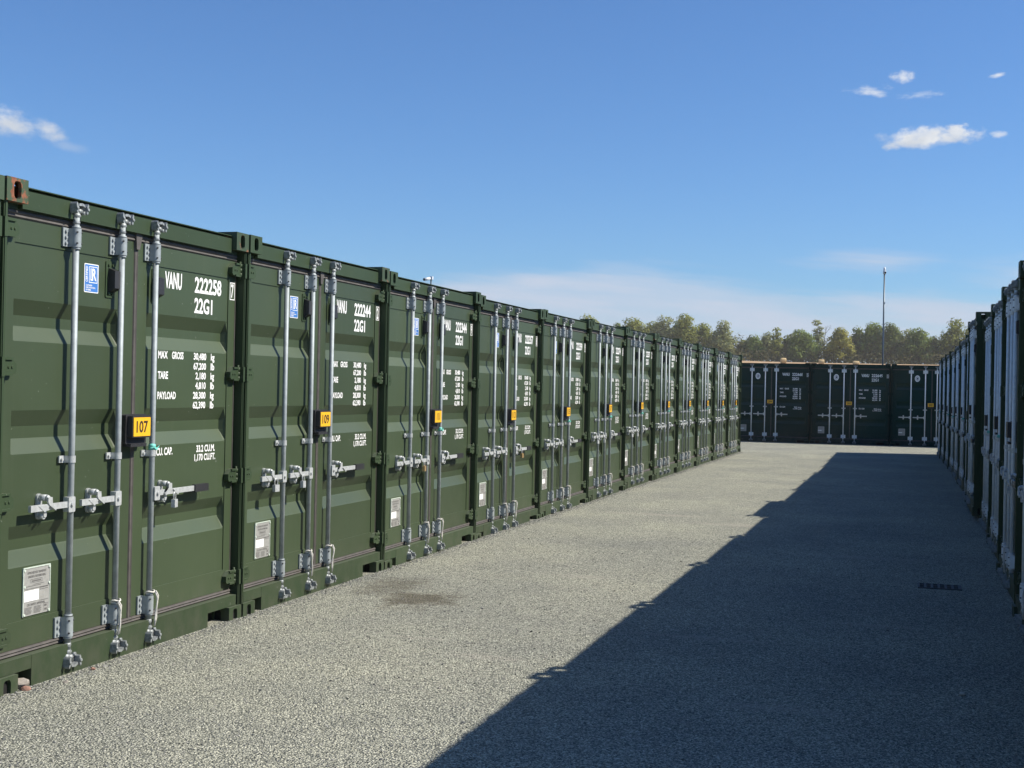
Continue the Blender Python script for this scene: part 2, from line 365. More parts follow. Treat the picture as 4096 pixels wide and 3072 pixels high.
def disc_pts(cx, cz, rx, rz, n=16): return [(cx+rx*math.cos(2*math.pi*k/n), cz+rz*math.sin(2*math.pi*k/n)) for k in range(n)]
def rrect(x0, x1, z0, z1, r, n=4):
    o = []
    for cx, cz, a0 in ((x1-r, z1-r, 0), (x0+r, z1-r, 90), (x0+r, z0+r, 180), (x1-r, z0+r, 270)):
        for k in range(n+1):
            a = R(a0+90*k/n); o.append((cx+r*math.cos(a), cz+r*math.sin(a)))
    return o
def mesh(bm, name, mats, bevel=0.0, seg=1):
    if bevel:
        es = [e for e in bm.edges if len(e.link_faces) == 2 and e.calc_face_angle(0) > R(40)]
        bmesh.ops.bevel(bm, geom=es, offset=bevel, segments=seg, affect='EDGES', clamp_overlap=True)
    bmesh.ops.recalc_face_normals(bm, faces=bm.faces)
    me = bpy.data.meshes.new(name); bm.to_mesh(me); bm.free()
    for m in (mats if isinstance(mats, (list, tuple)) else [mats]): me.materials.append(m)
    return me
def link(name, me, parent=None, loc=None, rz=None, label=None, cat=None, group=None, kind=None):
    o = bpy.data.objects.new(name, me); COL.objects.link(o)
    if parent: o.parent = parent
    if loc is not None: o.location = loc
    if rz is not None: o.rotation_euler = (0, 0, rz)
    for k, v in (('label', label), ('category', cat), ('group', group), ('kind', kind)):
        if v: o[k] = v
    return o
_txt = {}
def text_geo(s, bold=0.0):
    if (s, bold) in _txt: return _txt[(s, bold)]
    cu = bpy.data.curves.new('text', 'FONT'); cu.body = s; cu.resolution_u = 3; cu.offset = bold
    o = bpy.data.objects.new('text', cu); COL.objects.link(o)
    dg = bpy.context.evaluated_depsgraph_get(); dg.update()
    me = bpy.data.meshes.new_from_object(o.evaluated_get(dg))
    vs = [v.co.copy() for v in me.vertices]; fs = [tuple(p.vertices) for p in me.polygons]
    bpy.data.objects.remove(o); bpy.data.curves.remove(cu); bpy.data.meshes.remove(me)
    _txt[(s, bold)] = (vs, fs); return vs, fs
def text(bm, s, x0, x1, z0, z1, y, mi=0, bold=0.02, vertical=False):
    """lettering fitted to the box x0..x1, z0..z1, lying in the plane y"""
    vs, fs = text_geo(s, bold)
    ax = min(v.x for v in vs); bx = max(v.x for v in vs); ay = min(v.y for v in vs); by = max(v.y for v in vs)
    nv = []
    for v in vs:
        u = (v.x-ax)/(bx-ax); w = (v.y-ay)/(by-ay)
        if vertical: nv.append(bm.verts.new((x0+(1-w)*(x1-x0), y, z0+u*(z1-z0))))
        else: nv.append(bm.verts.new((x0+u*(x1-x0), y, z0+w*(z1-z0))))
    for f in fs:
        try: bm.faces.new([nv[i] for i in f]).material_index = mi
        except ValueError: pass
def rect(bm, x0, x1, z0, z1, y, mi=0):
    bm.faces.new([bm.verts.new(p) for p in ((x0,y,z0),(x1,y,z0),(x1,y,z1),(x0,y,z1))]).material_index = mi
def flat(bm, pts, y, mi=0): bm.faces.new([bm.verts.new((p[0], y, p[1])) for p in pts]).material_index = mi
NEW = bmesh.new

# ------------------------------------------------------------------ setting
def grid_obj(name, xs, ys, zf, mat, **kw):
    bm = NEW(); g = [[bm.verts.new((x, y, zf(x, y))) for x in xs] for y in ys]
    for j in range(len(ys)-1):
        for i in range(len(xs)-1):
            f = bm.faces.new((g[j][i], g[j][i+1], g[j+1][i+1], g[j+1][i])); f.smooth = True
    return link(name, mesh(bm, name, mat), **kw)
grid_obj('ground', [-400, -60, 60, 400], [-300, -20, 52, 64], lambda x, y: 0.0, GRAVEL, kind='structure')
def zfield(x, y):
    s = min(max((y-62)/268.0, -0.01), 1.04)
    return -0.15+9.5*s-0.0085*max(-120, min(60, x+18))*max(0, s) + 0.10*math.sin(x*0.07)*max(0, s)
grid_obj('field', [-480, -300]+[-200+8*i for i in range(41)]+[220, 480],
         [60+10*i for i in range(29)]+[360, 420, 520], zfield, STUBBLE, kind='structure')

# ------------------------------------------------------------------ shipping container parts (front faces -y, x runs along the doors)
WD, HT, DP = 2.438, 2.591, 6.058
YR, YP, YG = 0.070, 0.076, 0.116            # door rail, panel and groove depth behind the castings
GRO = ((1.997, 1.925, 1.862, 1.792), (1.432, 1.358, 1.288, 1.217), (0.845, 0.781, 0.719, 0.641))
BARS = (0.600, 1.025, 1.372); YB = 0.030

def casting_mesh(x0, z0, y0, top, mat):
    bm = NEW(); x1, z1, y1 = x0+0.162, z0+0.118, y0+0.178
    n = 20
    def holed(P, w, h, rx, rz, depth):
        """P(a,b,d): face point at a,b (0..w,0..h), d inward"""
        a = [2*math.pi*k/n for k in range(n)]
        out, inn, bot = [], [], []
        for t in a:
            c, s = math.cos(t), math.sin(t)
            m = min((w/2)/max(abs(c), 1e-6), (h/2)/max(abs(s), 1e-6))
            out.append(bm.verts.new(P(w/2+c*m, h/2+s*m, 0)))
            e = 4.0
            q = (abs(c)**e+abs(s)**e)**(-1/e)*0.97
            inn.append(bm.verts.new(P(w/2+rx*c*q, h/2+rz*s*q, 0))); bot.append(bm.verts.new(P(w/2+rx*c*q, h/2+rz*s*q, depth)))
        for k in range(n):
            j = (k+1) % n
            bm.faces.new((out[k], out[j], inn[j], inn[k])); f = bm.faces.new((inn[k], inn[j], bot[j], bot[k]))
        if not top: bm.faces.new(bot).material_index = 1
        # square corners of the face
        cn = [bm.verts.new(P(a_, b_, 0)) for a_, b_ in ((w, h), (0, h), (0, 0), (w, 0))]
        for ci in range(4):
            ang = [math.atan2(h, w), math.pi-math.atan2(h, w), math.pi+math.atan2(h, w), 2*math.pi-math.atan2(h, w)][ci]
            for k in range(n):
                if a[k] <= ang <= a[k]+2*math.pi/n and abs(a[k]-ang) > 1e-6:
                    bm.faces.new((out[k], cn[ci], out[(k+1) % n]))
    holed(lambda a, b, d: (x0+a, y0+d, z0+b), 0.162, 0.118, 0.029, 0.045, 0.02)
    holed(lambda a, b, d: (x0+d, y0+a, z0+b), 0.178, 0.118, 0.029, 0.045, 0.02)
    holed(lambda a, b, d: (x1-d, y0+a, z0+b), 0.178, 0.118, 0.029, 0.045, 0.02)
    zz, sg = (z1, -1) if top else (z0, 1)
    holed(lambda a, b, d: (x0+a, y0+b, zz+sg*d), 0.162, 0.178, 0.034, 0.058, 0.02)
    zo = z0 if top else z1
    bm.faces.new([bm.verts.new(p) for p in ((x0,y0,zo),(x1,y0,zo),(x1,y1,zo),(x0,y1,zo))])
    bm.faces.new([bm.verts.new(p) for p in ((x0,y1,z0),(x1,y1,z0),(x1,y1,z1),(x0,y1,z1))])
    bmesh.ops.remove_doubles(bm, verts=bm.verts, dist=1e-5)
    return mesh(bm, 'corner_casting', [mat, HOLE_SHADE])

def shell_mesh(mat):
    bm = NEW()
    # corrugated side walls
    prof = [(0.20, 0.0)]; y = 0.24
    while y < DP-0.35:
        for dy, d in ((0.0, 0.0), (0.068, 0.036), (0.14, 0.036), (0.208, 0.0)): prof.append((y+dy, d))
        y += 0.278
    prof.append((DP-0.17, 0.0))
    for xo, sg in ((0.016, 1), (WD-0.016, -1)):
        lo = [bm.verts.new((xo+sg*d, y_, 0.16)) for y_, d in prof]; hi_ = [bm.verts.new((xo+sg*d, y_, 2.51)) for y_, d in prof]
        for i in range(len(prof)-1): bm.faces.new((lo[i], lo[i+1], hi_[i+1], hi_[i]))
        xa, xb = (xo-0.008, xo+0.06) if sg > 0 else (xo-0.06, xo+0.008)
        box(bm, xa, xb, 0.18, DP-0.18, 0.02, 0.17); box(bm, xa, xb, 0.18, DP-0.18, 2.50, 2.562)
    # roof with shallow corrugation
    ry = 0.16; rp = [(0.12, 0.0)]
    while ry < DP-0.3:
        for dy, d in ((0.0, 0.0), (0.03, -0.018), (0.10, -0.018), (0.13, 0.0)): rp.append((ry+dy, d))
        ry += 0.21
    rp.append((DP-0.03, 0.0))
    a = [bm.verts.new((0.06, y_, 2.556+d)) for y_, d in rp]; b = [bm.verts.new((WD-0.06, y_, 2.556+d)) for y_, d in rp]
    for i in range(len(rp)-1): bm.faces.new((a[i], b[i], b[i+1], a[i+1]))
    # front bulkhead behind the doors, floor, rear frame and rear wall
    box(bm, 0.05, WD-0.05, 0.135, 0.165, 0.128, 2.50)
    box(bm, 0.03, WD-0.03, 0.19, DP-0.05, 0.10, 0.15)
    for xa, xb in ((0.004, 0.12), (WD-0.12, WD-0.004)): box(bm, xa, xb, DP-0.15, DP-0.006, 0.118, 2.473)
    box(bm, 0.162, WD-0.162, DP-0.12, DP-0.012, 0.01, 0.15); box(bm, 0.162, WD-0.162, DP-0.12, DP-0.012, 2.46, 2.566)
    x = 0.12; pz = []
    while x < WD-0.2:
        for dx, d in ((0.0, 0.0), (0.07, 0.04), (0.13, 0.04), (0.2, 0.0)): pz.append((x+dx, d))
        x += 0.26
    pz.append((WD-0.12, 0.0))
    lo = [bm.verts.new((x_, DP-0.03-d, 0.15)) for x_, d in pz]; hi_ = [bm.verts.new((x_, DP-0.03-d, 2.46)) for x_, d in pz]
    for i in range(len(pz)-1): bm.faces.new((lo[i], lo[i+1], hi_[i+1], hi_[i]))
    return mesh(bm, 'box_shell', mat)

def door_mesh(x0, x1, p0, p1, mat):
    """door leaf: proud frame rails, recessed panel with three horizontal grooves"""
    bm = NEW(); zt, zb, pt, pb = 2.416, 0.226, 2.286, 0.362
    box(bm, x0, p0, YR, YR+0.05, zb, zt); box(bm, p1, x1, YR, YR+0.05, zb, zt)
    box(bm, p0, p1, YR, YR+0.05, pt, zt); box(bm, p0, p1, YR, YR+0.05, zb, pb)
    bmesh.ops.bevel(bm, geom=[e for e in bm.edges if e.calc_face_angle(0) > 1 and all(abs(v.co.y-YR) < 1e-6 for v in e.verts)], offset=0.003, segments=1, affect='EDGES')
    prof = [(pt, YP)]
    for a, b, c, d in GRO:
        prof += [(a+0.004, YP), (a-0.004, YP+0.004), (b+0.004, YG-0.004), (b-0.004, YG), (c+0.004, YG), (c-0.004, YG-0.004), (d+0.004, YP+0.004), (d-0.004, YP)]
    prof.append((pb, YP))
    sm = 0.016
    def row(x, k):                     # grooves close over a short slope at each end
        return [bm.verts.new((x, YP+(y-YP)*k, z)) for z, y in prof]
    cols = [row(p0, 0.0), row(p0+sm, 1.0), row(p1-sm, 1.0), row(p1, 0.0)]
    for L_, R_ in zip(cols, cols[1:]):
        for i in range(len(prof)-1):
            f = bm.faces.new((L_[i], R_[i], R_[i+1], L_[i+1])); f.smooth = False
    me = mesh(bm, 'door', mat)
    return me

def hinge_mesh(right, zc, mat):
    bm = NEW(); s = 1 if right else -1; o = WD if right else 0.0
    X = lambda d: o-s*d                 # d = distance in from the container's outer edge
    pts = [(X(0.034), zc-0.040), (X(0.136), zc-0.034), (X(0.146), zc-0.022), (X(0.146), zc+0.014), (X(0.110), zc+0.044), (X(0.070), zc+0.048), (X(0.034), zc+0.040)]
    prism(bm, pts, 0.036, 0.0685)
    for zz in (zc-0.037, zc+0.041):     # rolled lips
        xa, xb = sorted((X(0.048), X(0.112))); box(bm, xa, xb, 0.027, 0.040, zz-0.006, zz+0.006)
    for k in range(3):                  # knuckles on the post
        zz = zc-0.040+0.030*k; tube(bm, [(X(0.030), 0.045, zz), (X(0.030), 0.045, zz+0.026)], 0.015, 10)
    tube(bm, [(X(0.030), 0.045, zc-0.058), (X(0.030), 0.045, zc+0.062)], 0.008, 8)
    for d_ in (0.085, 0.112): tube(bm, [(X(d_), 0.037, zc), (X(d_), 0.031, zc)], 0.007, 8)
    xa, xb = sorted((X(0.0015), X(0.024))); box(bm, xa, xb, 0.008, 0.060, zc-0.049, zc+0.049)
    return mesh(bm, 'hinge', mat, 0.0025)

def post_mesh(right, mat):
    bm = NEW(); s = 1 if right else -1; o = WD if right else 0.0
    def bx(a, b, y0, y1):
        xa, xb = sorted((o-s*a, o-s*b)); box(bm, xa, xb, y0, y1, 0.116, 2.475)
    bx(0.003, 0.021 if right else 0.030, 0.012, 0.17)
    bmesh.ops.bevel(bm, geom=[e for e in bm.edges if abs(e.verts[0].co.z-e.verts[1].co.z) > 1], offset=0.006, segments=3, affect='EDGES')
    bx(0.020 if right else 0.029, 0.12, 0.150, 0.168)
    return mesh(bm, 'corner_post', mat)

def header_mesh(mat):
    bm = NEW()
    box(bm, 0.164, WD-0.164, 0.034, 0.13, 2.452, 2.545)
    box(bm, 0.164, WD-0.164, 0.075, 0.13, 2.545, 2.561)
    box(bm, 0.1635, WD-0.1635, 0.036, 0.135, 2.561, 2.566)
    box(bm, 0.045, WD-0.045, 0.060, 0.13, 2.446, 2.4725)
    return mesh(bm, 'header', mat, 0.002)
def sill_mesh(mat):
    bm = NEW()
    box(bm, 0.288, 2.035, 0.018, 0.13, -0.02, 0.190)
    box(bm, 0.042, 0.288, 0.0195, 0.13, 0.1205, 0.1895); box(bm, 2.035, WD-0.042, 0.0195, 0.13, 0.1205, 0.1895)
    for x0, x1 in ((0.163, 0.286), (2.037, 2.275)): box(bm, x0, x1, 0.128, 0.134, 0.0, 0.12, 1)  # black plates painting the shade at the back of the pockets
    return mesh(bm, 'sill', [mat, HOLE_SHADE], 0.003)

def gasket_mesh(left):
    bm = NEW(); x0, x1 = (0.048, 1.2405) if left else (1.2425, 2.390)
    for z0, z1 in ((2.404, 2.4505), (0.1915, 0.2285)):
        h = (z1-z0)
        prism_pts = [(YR-0.001, z0), (YR-0.010, z0+h*.18), (YR-0.004, z0+h*.42), (YR-0.012, z0+h*.60), (YR-0.008, z0+h*.85), (YR+0.03, z1), (YR+0.05, z0)]
        a = [bm.verts.new((x0, y, z)) for y, z in prism_pts]; b = [bm.verts.new((x1, y, z)) for y, z in prism_pts]
        bm.faces.new(a); bm.faces.new(b[::-1])
        for i in range(len(a)): bm.faces.new((a[i], b[i], b[(i+1)%len(a)], a[(i+1)%len(a)]))
    if left:
        xs = [1.2015, 1.208, 1.214, 1.228, 1.234, 1.2395]; ys = [YR+0.004, YR-0.007, YR-0.003, YR-0.003, YR-0.008, YR+0.004]
        a = [bm.verts.new((x, y, 0.2)) for x, y in zip(xs, ys)]; b = [bm.verts.new((x, y, 2.43)) for x, y in zip(xs, ys)]
        for i in range(5): bm.faces.new((a[i], a[i+1], b[i+1], b[i]))
        # folded fan where the strips meet at the top
        prism(bm, [(1.206, 2.36), (1.236, 2.36), (1.262, 2.44), (1.222, 2.466), (1.198, 2.452)], YR-0.018, YR-0.009)
        box(bm, 0.046, 0.0495, YR+0.004, YR+0.045, 0.23, 2.41)
    else:
        box(bm, 2.389, 2.396, YR-0.002, YR+0.045, 0.23, 2.41)
    return mesh(bm, 'gasket', RUBBER)

def buffer_mesh(x0, mirror):
    bm = NEW(); s = -1 if mirror else 1
    def X(a, b): return sorted((x0+s*a, x0+s*b))
    a, b = X(0, 0.086); prism(bm, rrect(a, b, 2.062, 2.268, 0.008), YP-0.006, YP-0.0005)
    for z in (2.245, 2.085):
        for u in (0.025, 0.06): tube(bm, [(x0+s*u, YP-0.006, z), (x0+s*u, YP-0.014, z)], 0.008, 8)
    a, b = X(0.022, 0.080)
    v = [(2.228, YP-0.006), (2.212, YP-0.050), (2.115, YP-0.050), (2.092, YP-0.006)]
    l = [bm.verts.new((a, y, z)) for z, y in v]; r = [bm.verts.new((b, y, z)) for z, y in v]
    bm.faces.new(l).material_index = 1; bm.faces.new(r[::-1]).material_index = 1
    for i in range(4): bm.faces.new((l[i], r[i], r[(i+1)%4], l[(i+1)%4])).material_index = 1
    return mesh(bm, 'rubber_buffer', [ALUED if False else GREEN_D, BLACK], 0.002)
def vent_mesh(x0):
    bm = NEW(); prism(bm, rrect(x0, x0+0.085, 2.08, 2.27, 0.008), YP-0.010, YP-0.0005)
    for k in range(6): box(bm, x0+0.015, x0+0.070, YP-0.0135, YP-0.0095, 2.105+0.025*k, 2.112+0.025*k)
    return mesh(bm, 'vent_cover', GREEN_SHADE, 0.001)

def sticker_mesh():
    bm = NEW(); y = YP-0.0012
    flat(bm, rrect(0.742, 0.872, 2.078, 2.236, 0.006), y, 0); flat(bm, rrect(0.747, 0.867, 2.083, 2.231, 0.004), y-0.0006, 1)
    x0, x1, z0, z1 = 0.784, 0.860, 2.132, 2.222; yy = y-0.0012
    for a, b, c, d in ((x0, x1, z1-.004, z1), (x0, x1, z0, z0+.004), (x0, x0+.004, z0+.004, z1-.004), (x1-.004, x1, z0+.004, z1-.004)): rect(bm, a, b, c, d, yy, 0)
    rect(bm, 0.797, 0.804, 2.145, 2.212, yy, 0); rect(bm, 0.804, 0.818, 2.145, 2.152, yy, 0)
    text(bm, 'R', 0.812, 0.850, 2.145, 2.212, yy, 0, 0.02)
    text(bm, 'CERTIFIED', 0.753, 0.772, 2.135, 2.222, yy, 0, 0.02, True)
    for i, (s, w) in enumerate((('CONTAINER', .058), ('CERTIFICATION', .086), ('SCHEME', .046))): text(bm, s, 0.756, 0.756+w, 2.113-.0125*i, 2.122-.0125*i, yy, 0, 0.02)
    return mesh(bm, 'certification_sticker', [WHITE, BLUE])
def oval_mesh():
    bm = NEW(); y = YP-0.0012
    flat(bm, disc_pts(0.785, 2.150, 0.078, 0.100, 28), y, 0)
    o, i_ = disc_pts(0.785, 2.150, 0.050, 0.066, 28), disc_pts(0.785, 2.150, 0.040, 0.054, 28)
    a = [bm.verts.new((p[0], y-.0008, p[1])) for p in o]; b = [bm.verts.new((p[0], y-.0008, p[1])) for p in i_]
    for k in range(28): bm.faces.new((a[k], a[(k+1)%28], b[(k+1)%28], b[k])).material_index = 1
    for pts in ([(0.770, 2.118), (0.800, 2.118), (0.806, 2.150), (0.790, 2.190), (0.776, 2.182), (0.764, 2.150)], [(0.796, 2.128), (0.812, 2.14), (0.812, 2.17), (0.800, 2.17)]): flat(bm, pts, y-.0010-0.0003*(pts[0][0] > .78), 1)
    return mesh(bm, 'certification_sticker', [WHITE, NAVY])
def plate_mesh(square=False):
    bm = NEW(); y = YP-0.0005
    if square:
        x0, x1, z0, z1 = 0.245, 0.445, 0.325, 0.580; zm = 0.455
        pts = rrect(x0, x1, z0, z1, 0.02); prism(bm, pts, y-0.004, y, 0)
        rect(bm, x0+.004, x0+.115, 0.440, 0.466, y-0.0055, 1)
        for k in range(4): rect(bm, x0+.03, x1-.03, 0.555-.022*k, 0.560-.022*k, y-0.005, 2)
        for k in range(4): rect(bm, x0+.02, x1-.05, 0.420-.022*k, 0.425-.022*k, y-0.005, 2)
        return mesh(bm, 'data_plate', [ALU, WHITE, PINK])
    x0, x1, z0, z1 = 0.280, 0.492, 0.378, 0.622; yt = y-0.0065
    prism(bm, [(x0, z0), (x1, z0), (x1, 0.528), (x1-.006, 0.522), (x1-.006, 0.535), (x1, 0.54), (x1, z1), (x0, z1), (x0, 0.545), (x0+.006, 0.54), (x0+.006, 0.52), (x0, 0.515)], y-0.005, y, 0)
    for a, b, c, d in ((x0-.003, x1+.003, z1, z1+.006), (x0-.005, x0, z0, z1), (x1, x1+.004, z0, z1)): box(bm, a, b, y-0.008, y-.001, c, d, 3)
    for u, z in ((x0+.006, z1-.008), (x1-.006, z1-.008), (x0+.006, 0.53), (x1-.006, 0.53), (x0+.006, z0+.008), (x1-.006, z0+.008)): tube(bm, [(u, y-.004, z), (u, y-.011, z)], 0.0065, 8, 3)
    rect(bm, x0+.004, x0+.122, 0.452, 0.508, yt-0.001, 1)
    text(bm, 'APPROVED FOR TRANSPORT', x0+.03, x1-.03, 0.592, 0.604, yt, 2, .02); text(bm, 'UNDER CUSTOMS SEAL', x0+.036, x1-.034, 0.572, 0.584, yt, 2, .02)
    for a, b, c, d in ((.055, .15, .562, .5635), (.055, .15, .545, .5465), (.055, .0565, .5465, .562), (.1485, .15, .5465, .562)): rect(bm, x0+a, x0+b, c, d, yt, 2)
    rect(bm, x0+.066, x0+.14, 0.551, 0.557, yt, 2)
    for z, a, b in ((.535, .08, .165), (.528, .02, .14), (.515, .012, .2), (.512, .13, .2), (.503, .13, .2), (.445, .13, .2)): rect(bm, x0+a, x0+b, z, z+.0022, yt, 2)
    text(bm, 'CSC SAFETY APPROVAL', x0+.03, x1-.036, 0.428, 0.440, yt, 2, .02)
    for k in range(6):
        rect(bm, x0+.012, x0+.07-.004*(k % 3), 0.418-.0062*k, 0.4205-.0062*k, yt, 2); rect(bm, x0+.085, x0+.145-.006*(k % 2), 0.418-.0062*k, 0.4205-.0062*k, yt, 2)
    for a, b, c, d in ((.165, .2, .425, .4262), (.165, .2, .388, .3892), (.165, .1662, .3892, .425), (.1988, .2, .3892, .425)): rect(bm, x0+a, x0+b, c, d, yt, 2)
    rect(bm, x0+.172, x0+.19, 0.41, 0.42, yt, 2); rect(bm, x0+.172, x0+.192, 0.392, 0.40, yt, 2)
    return mesh(bm, 'data_plate', [ALU, WHITE, PINK, ALUED])

def check_digit(code):
    L_ = dict(zip('ABCDEFGHIJKLMNOPQRSTUVWXYZ', [10]+list(range(12, 22))+list(range(23, 33))+list(range(34, 39))))
    return sum((L_[c] if c.isalpha() else int(c))*2**i for i, c in enumerate(code)) % 11 % 10
def lettering_meshes(num, wide=False):
    out = []; bm = NEW(); y = YP-0.0015; yr = YR-0.0015; b1, b2 = 0.028, 0.03
    cd = str(check_digit('VANU'+num))
    if wide:
        text(bm, 'VANU', 1.555, 1.785, 2.170, 2.268, y, 0, b1); text(bm, num, 1.865, 2.205, 2.170, 2.268, y, 0, b1)
        text(bm, '22G1', 1.865, 2.075, 2.035, 2.130, y, 0, b1)
    else:
        text(bm, 'VANU', 1.545, 1.735, 2.163, 2.266, y, 0, b1); text(bm, num, 1.888, 2.218, 2.160, 2.262, y, 0, b1)
        text(bm, '22G1', 1.888, 2.108, 2.032, 2.130, y, 0, b1)
    out.append(mesh(bm, 'container_number', WHITE)); bm = NEW()
    x0, x1, z0, z1 = 2.320, 2.384, 2.146, 2.262; t = 0.006
    text(bm, cd, x0+.016, x1-.016, z0+.012, z1-.012, yr, 0, b1)
    for a, b, c, d in ((x0, x1, z1-t, z1), (x0, x1, z0, z0+t), (x0, x0+t, z0+t, z1-t), (x1-t, x1, z0+t, z1-t)): rect(bm, a, b, c, d, yr, 0)
    out.append(mesh(bm, 'check_digit', WHITE)); bm = NEW()
    rows = [('30,480', 'kg'), ('67,200', 'lb'), ('2,180', 'kg'), ('4,810', 'lb'), ('28,300', 'kg'), ('62,390', 'lb')]
    h = 0.046
    for i, (v, un) in enumerate(rows):
        zt = 1.782-0.0615*i; w = 0.152 if len(v) == 6 else 0.126
        text(bm, v, 2.045-w, 2.045, zt-h-(0.006), zt, y, 0, b2); text(bm, un, 2.103, 2.148, zt-h-(0.012 if un == 'kg' else 0), zt, y, 0, b2)
    text(bm, 'MAX', 1.488, 1.592, 1.736, 1.782, y, 0, b2); text(bm, 'GROSS', 1.640, 1.772, 1.736, 1.782, y, 0, b2)
    text(bm, 'TARE', 1.488, 1.600, 1.613, 1.659, y, 0, b2); text(bm, 'PAYLOAD', 1.488, 1.692, 1.490, 1.536, y, 0, b2)
    out.append(mesh(bm, 'weight_marking', WHITE)); bm = NEW()
    text(bm, 'CU. CAP.', 1.488, 1.668, 1.150, 1.197, y, 0, b2)
    if wide: text(bm, '33.2 cu.m.', 1.945, 2.175, 1.152, 1.195, y, 0, b2); text(bm, '1,170 cu.ft.', 1.915, 2.180, 1.094, 1.140, y, 0, b2)
    else: text(bm, '33.2 CU.M.', 1.948, 2.176, 1.152, 1.197, y, 0, b2); text(bm, '1,170 CU.FT.', 1.926, 2.184, 1.090, 1.141, y, 0, b2)
    out.append(mesh(bm, 'capacity_marking', WHITE))
    return out

# locking bar and its fittings, drawn about u = 0
def bar_mesh(mat=None):
    bm = NEW(); tube(bm, [(0, YB, 0.115), (0, YB, 2.50)], 0.0172, 16)
    for z in (2.410, 2.298, 0.340, 0.222): tube(bm, [(0, YB, z-0.006), (0, YB, z+0.006)], 0.0235, 16)
    return mesh(bm, 'locking_bar', mat or GALV)
def bracket_mesh(z0, z1, mat=None):
    bm = NEW(); n = 10; pr = []
    for k in range(n+1):
        a = math.pi*k/n; pr.append((-0.027*math.cos(a), YB-0.027*math.sin(a)))
    pr = [(-0.027, 0.060)]+pr+[(0.027, 0.060)]
    for A, B_ in zip(pr, pr[1:]):
        f = bm.faces.new([bm.verts.new(p) for p in ((A[0], A[1], z0), (B_[0], B_[1], z0), (B_[0], B_[1], z1), (A[0], A[1], z1))])
    bmesh.ops.remove_doubles(bm, verts=bm.verts, dist=1e-6)
    for f in bm.faces: f.smooth = True
    for s in (-1, 1):
        xa, xb = sorted((s*0.026, s*0.072)); box(bm, xa, xb, 0.058, 0.0685, z0, z1)
        for z in (z0+0.018, (z0+z1)/2, z1-0.018): tube(bm, [(s*0.05, 0.058, z), (s*0.05, 0.049, z)], 0.0085, 6)
        for z in (z0+0.02, z1-0.02): tube(bm, [(s*0.017, YB-0.018, z), (s*0.021, YB-0.0245, z)], 0.005, 8, 1)
    me = mesh(bm, 'bracket', [mat or GALV, BLACK]); return me
def guide_mesh():
    bm = NEW(); z0, z1 = 1.155, 1.192; n = 10
    pr = [(-0.022, 0.060)]+[(-0.022*math.cos(math.pi*k/n), YB-0.022*math.sin(math.pi*k/n)) for k in range(n+1)]+[(0.022, 0.060)]
    for A, B_ in zip(pr, pr[1:]): bm.faces.new([bm.verts.new(p) for p in ((A[0], A[1], z0), (B_[0], B_[1], z0), (B_[0], B_[1], z1), (A[0], A[1], z1))])
    for s in (-1, 1):
        xa, xb = sorted((s*0.021, s*0.062)); box(bm, xa, xb, 0.060, 0.0688, z0, z1)
        tube(bm, [(s*0.045, 0.060, 1.1735), (s*0.045, 0.050, 1.1735)], 0.009, 6)
    return mesh(bm, 'guide', ZINC)
def cam_mesh(top):
    bm = NEW(); s = 1 if top else -1; zb = 2.425 if top else 0.195
    rz = [(0.0, .0172), (0.012, .020), (0.022, .017), (0.036, .016), (0.046, .024), (0.058, .020), (0.064, .015)]
    tube(bm, [(0, YB, zb+s*d) for d, r in rz], [r for d, r in rz], 14)
    z = zb+s*0.076
    for dx, dy, dz, r_ in ((-0.014, -0.004, 0.004, .020), (0.012, -0.010, -0.003, .017)):       # forged lugs of the cam
        tube(bm, [(dx-r_, YB+dy, z+dz), (dx-r_*.6, YB+dy, z+dz), (dx+r_*.6, YB+dy, z+dz*.5), (dx+r_, YB+dy, z+dz*.5)], [r_*.4, r_*.85, r_*.85, r_*.35], 9)
    tube(bm, [(0.028, YB-0.012, z-s*.010), (0.032, YB-0.030, z-s*.012)], 0.010, 8)
    return mesh(bm, 'cam', WEATH, 0.0)
def keeper_mesh(top):
    bm = NEW(); z0, z1 = (2.470, 2.542) if top else (0.066, 0.138); yf = 0.0315 if top else 0.0175
    q = 1 if top else -1; zm = (z0+z1)/2
    Z = lambda t: zm+q*t
    for sg in (-1, 1):
        prism(bm, [(sg*0.044, Z(-.024)), (sg*0.036, Z(-.018)), (sg*0.038, Z(.020)), (sg*0.048, Z(.036)), (sg*0.054, Z(.026)), (sg*0.050, Z(-.014))], yf-0.040, yf+0.004)
        tube(bm, [(sg*0.046, yf-0.040, Z(.004)), (sg*0.046, yf-0.047, Z(.004))], [.011, .007], 8)
    prism(bm, [(-0.030, Z(.016)), (0.010, Z(.020)), (0.028, Z(.012)), (0.026, Z(.026)), (0.004, Z(.034)), (-0.024, Z(.030))], yf-0.036, yf+0.002)
    prism(bm, [(-0.046, Z(-.004)), (0.046, Z(-.004)), (0.046, Z(.010)), (-0.046, Z(.010))], yf-0.008, yf+0.003, 1)
    return mesh(bm, 'keeper', [WEATH, DARKST], 0.002)
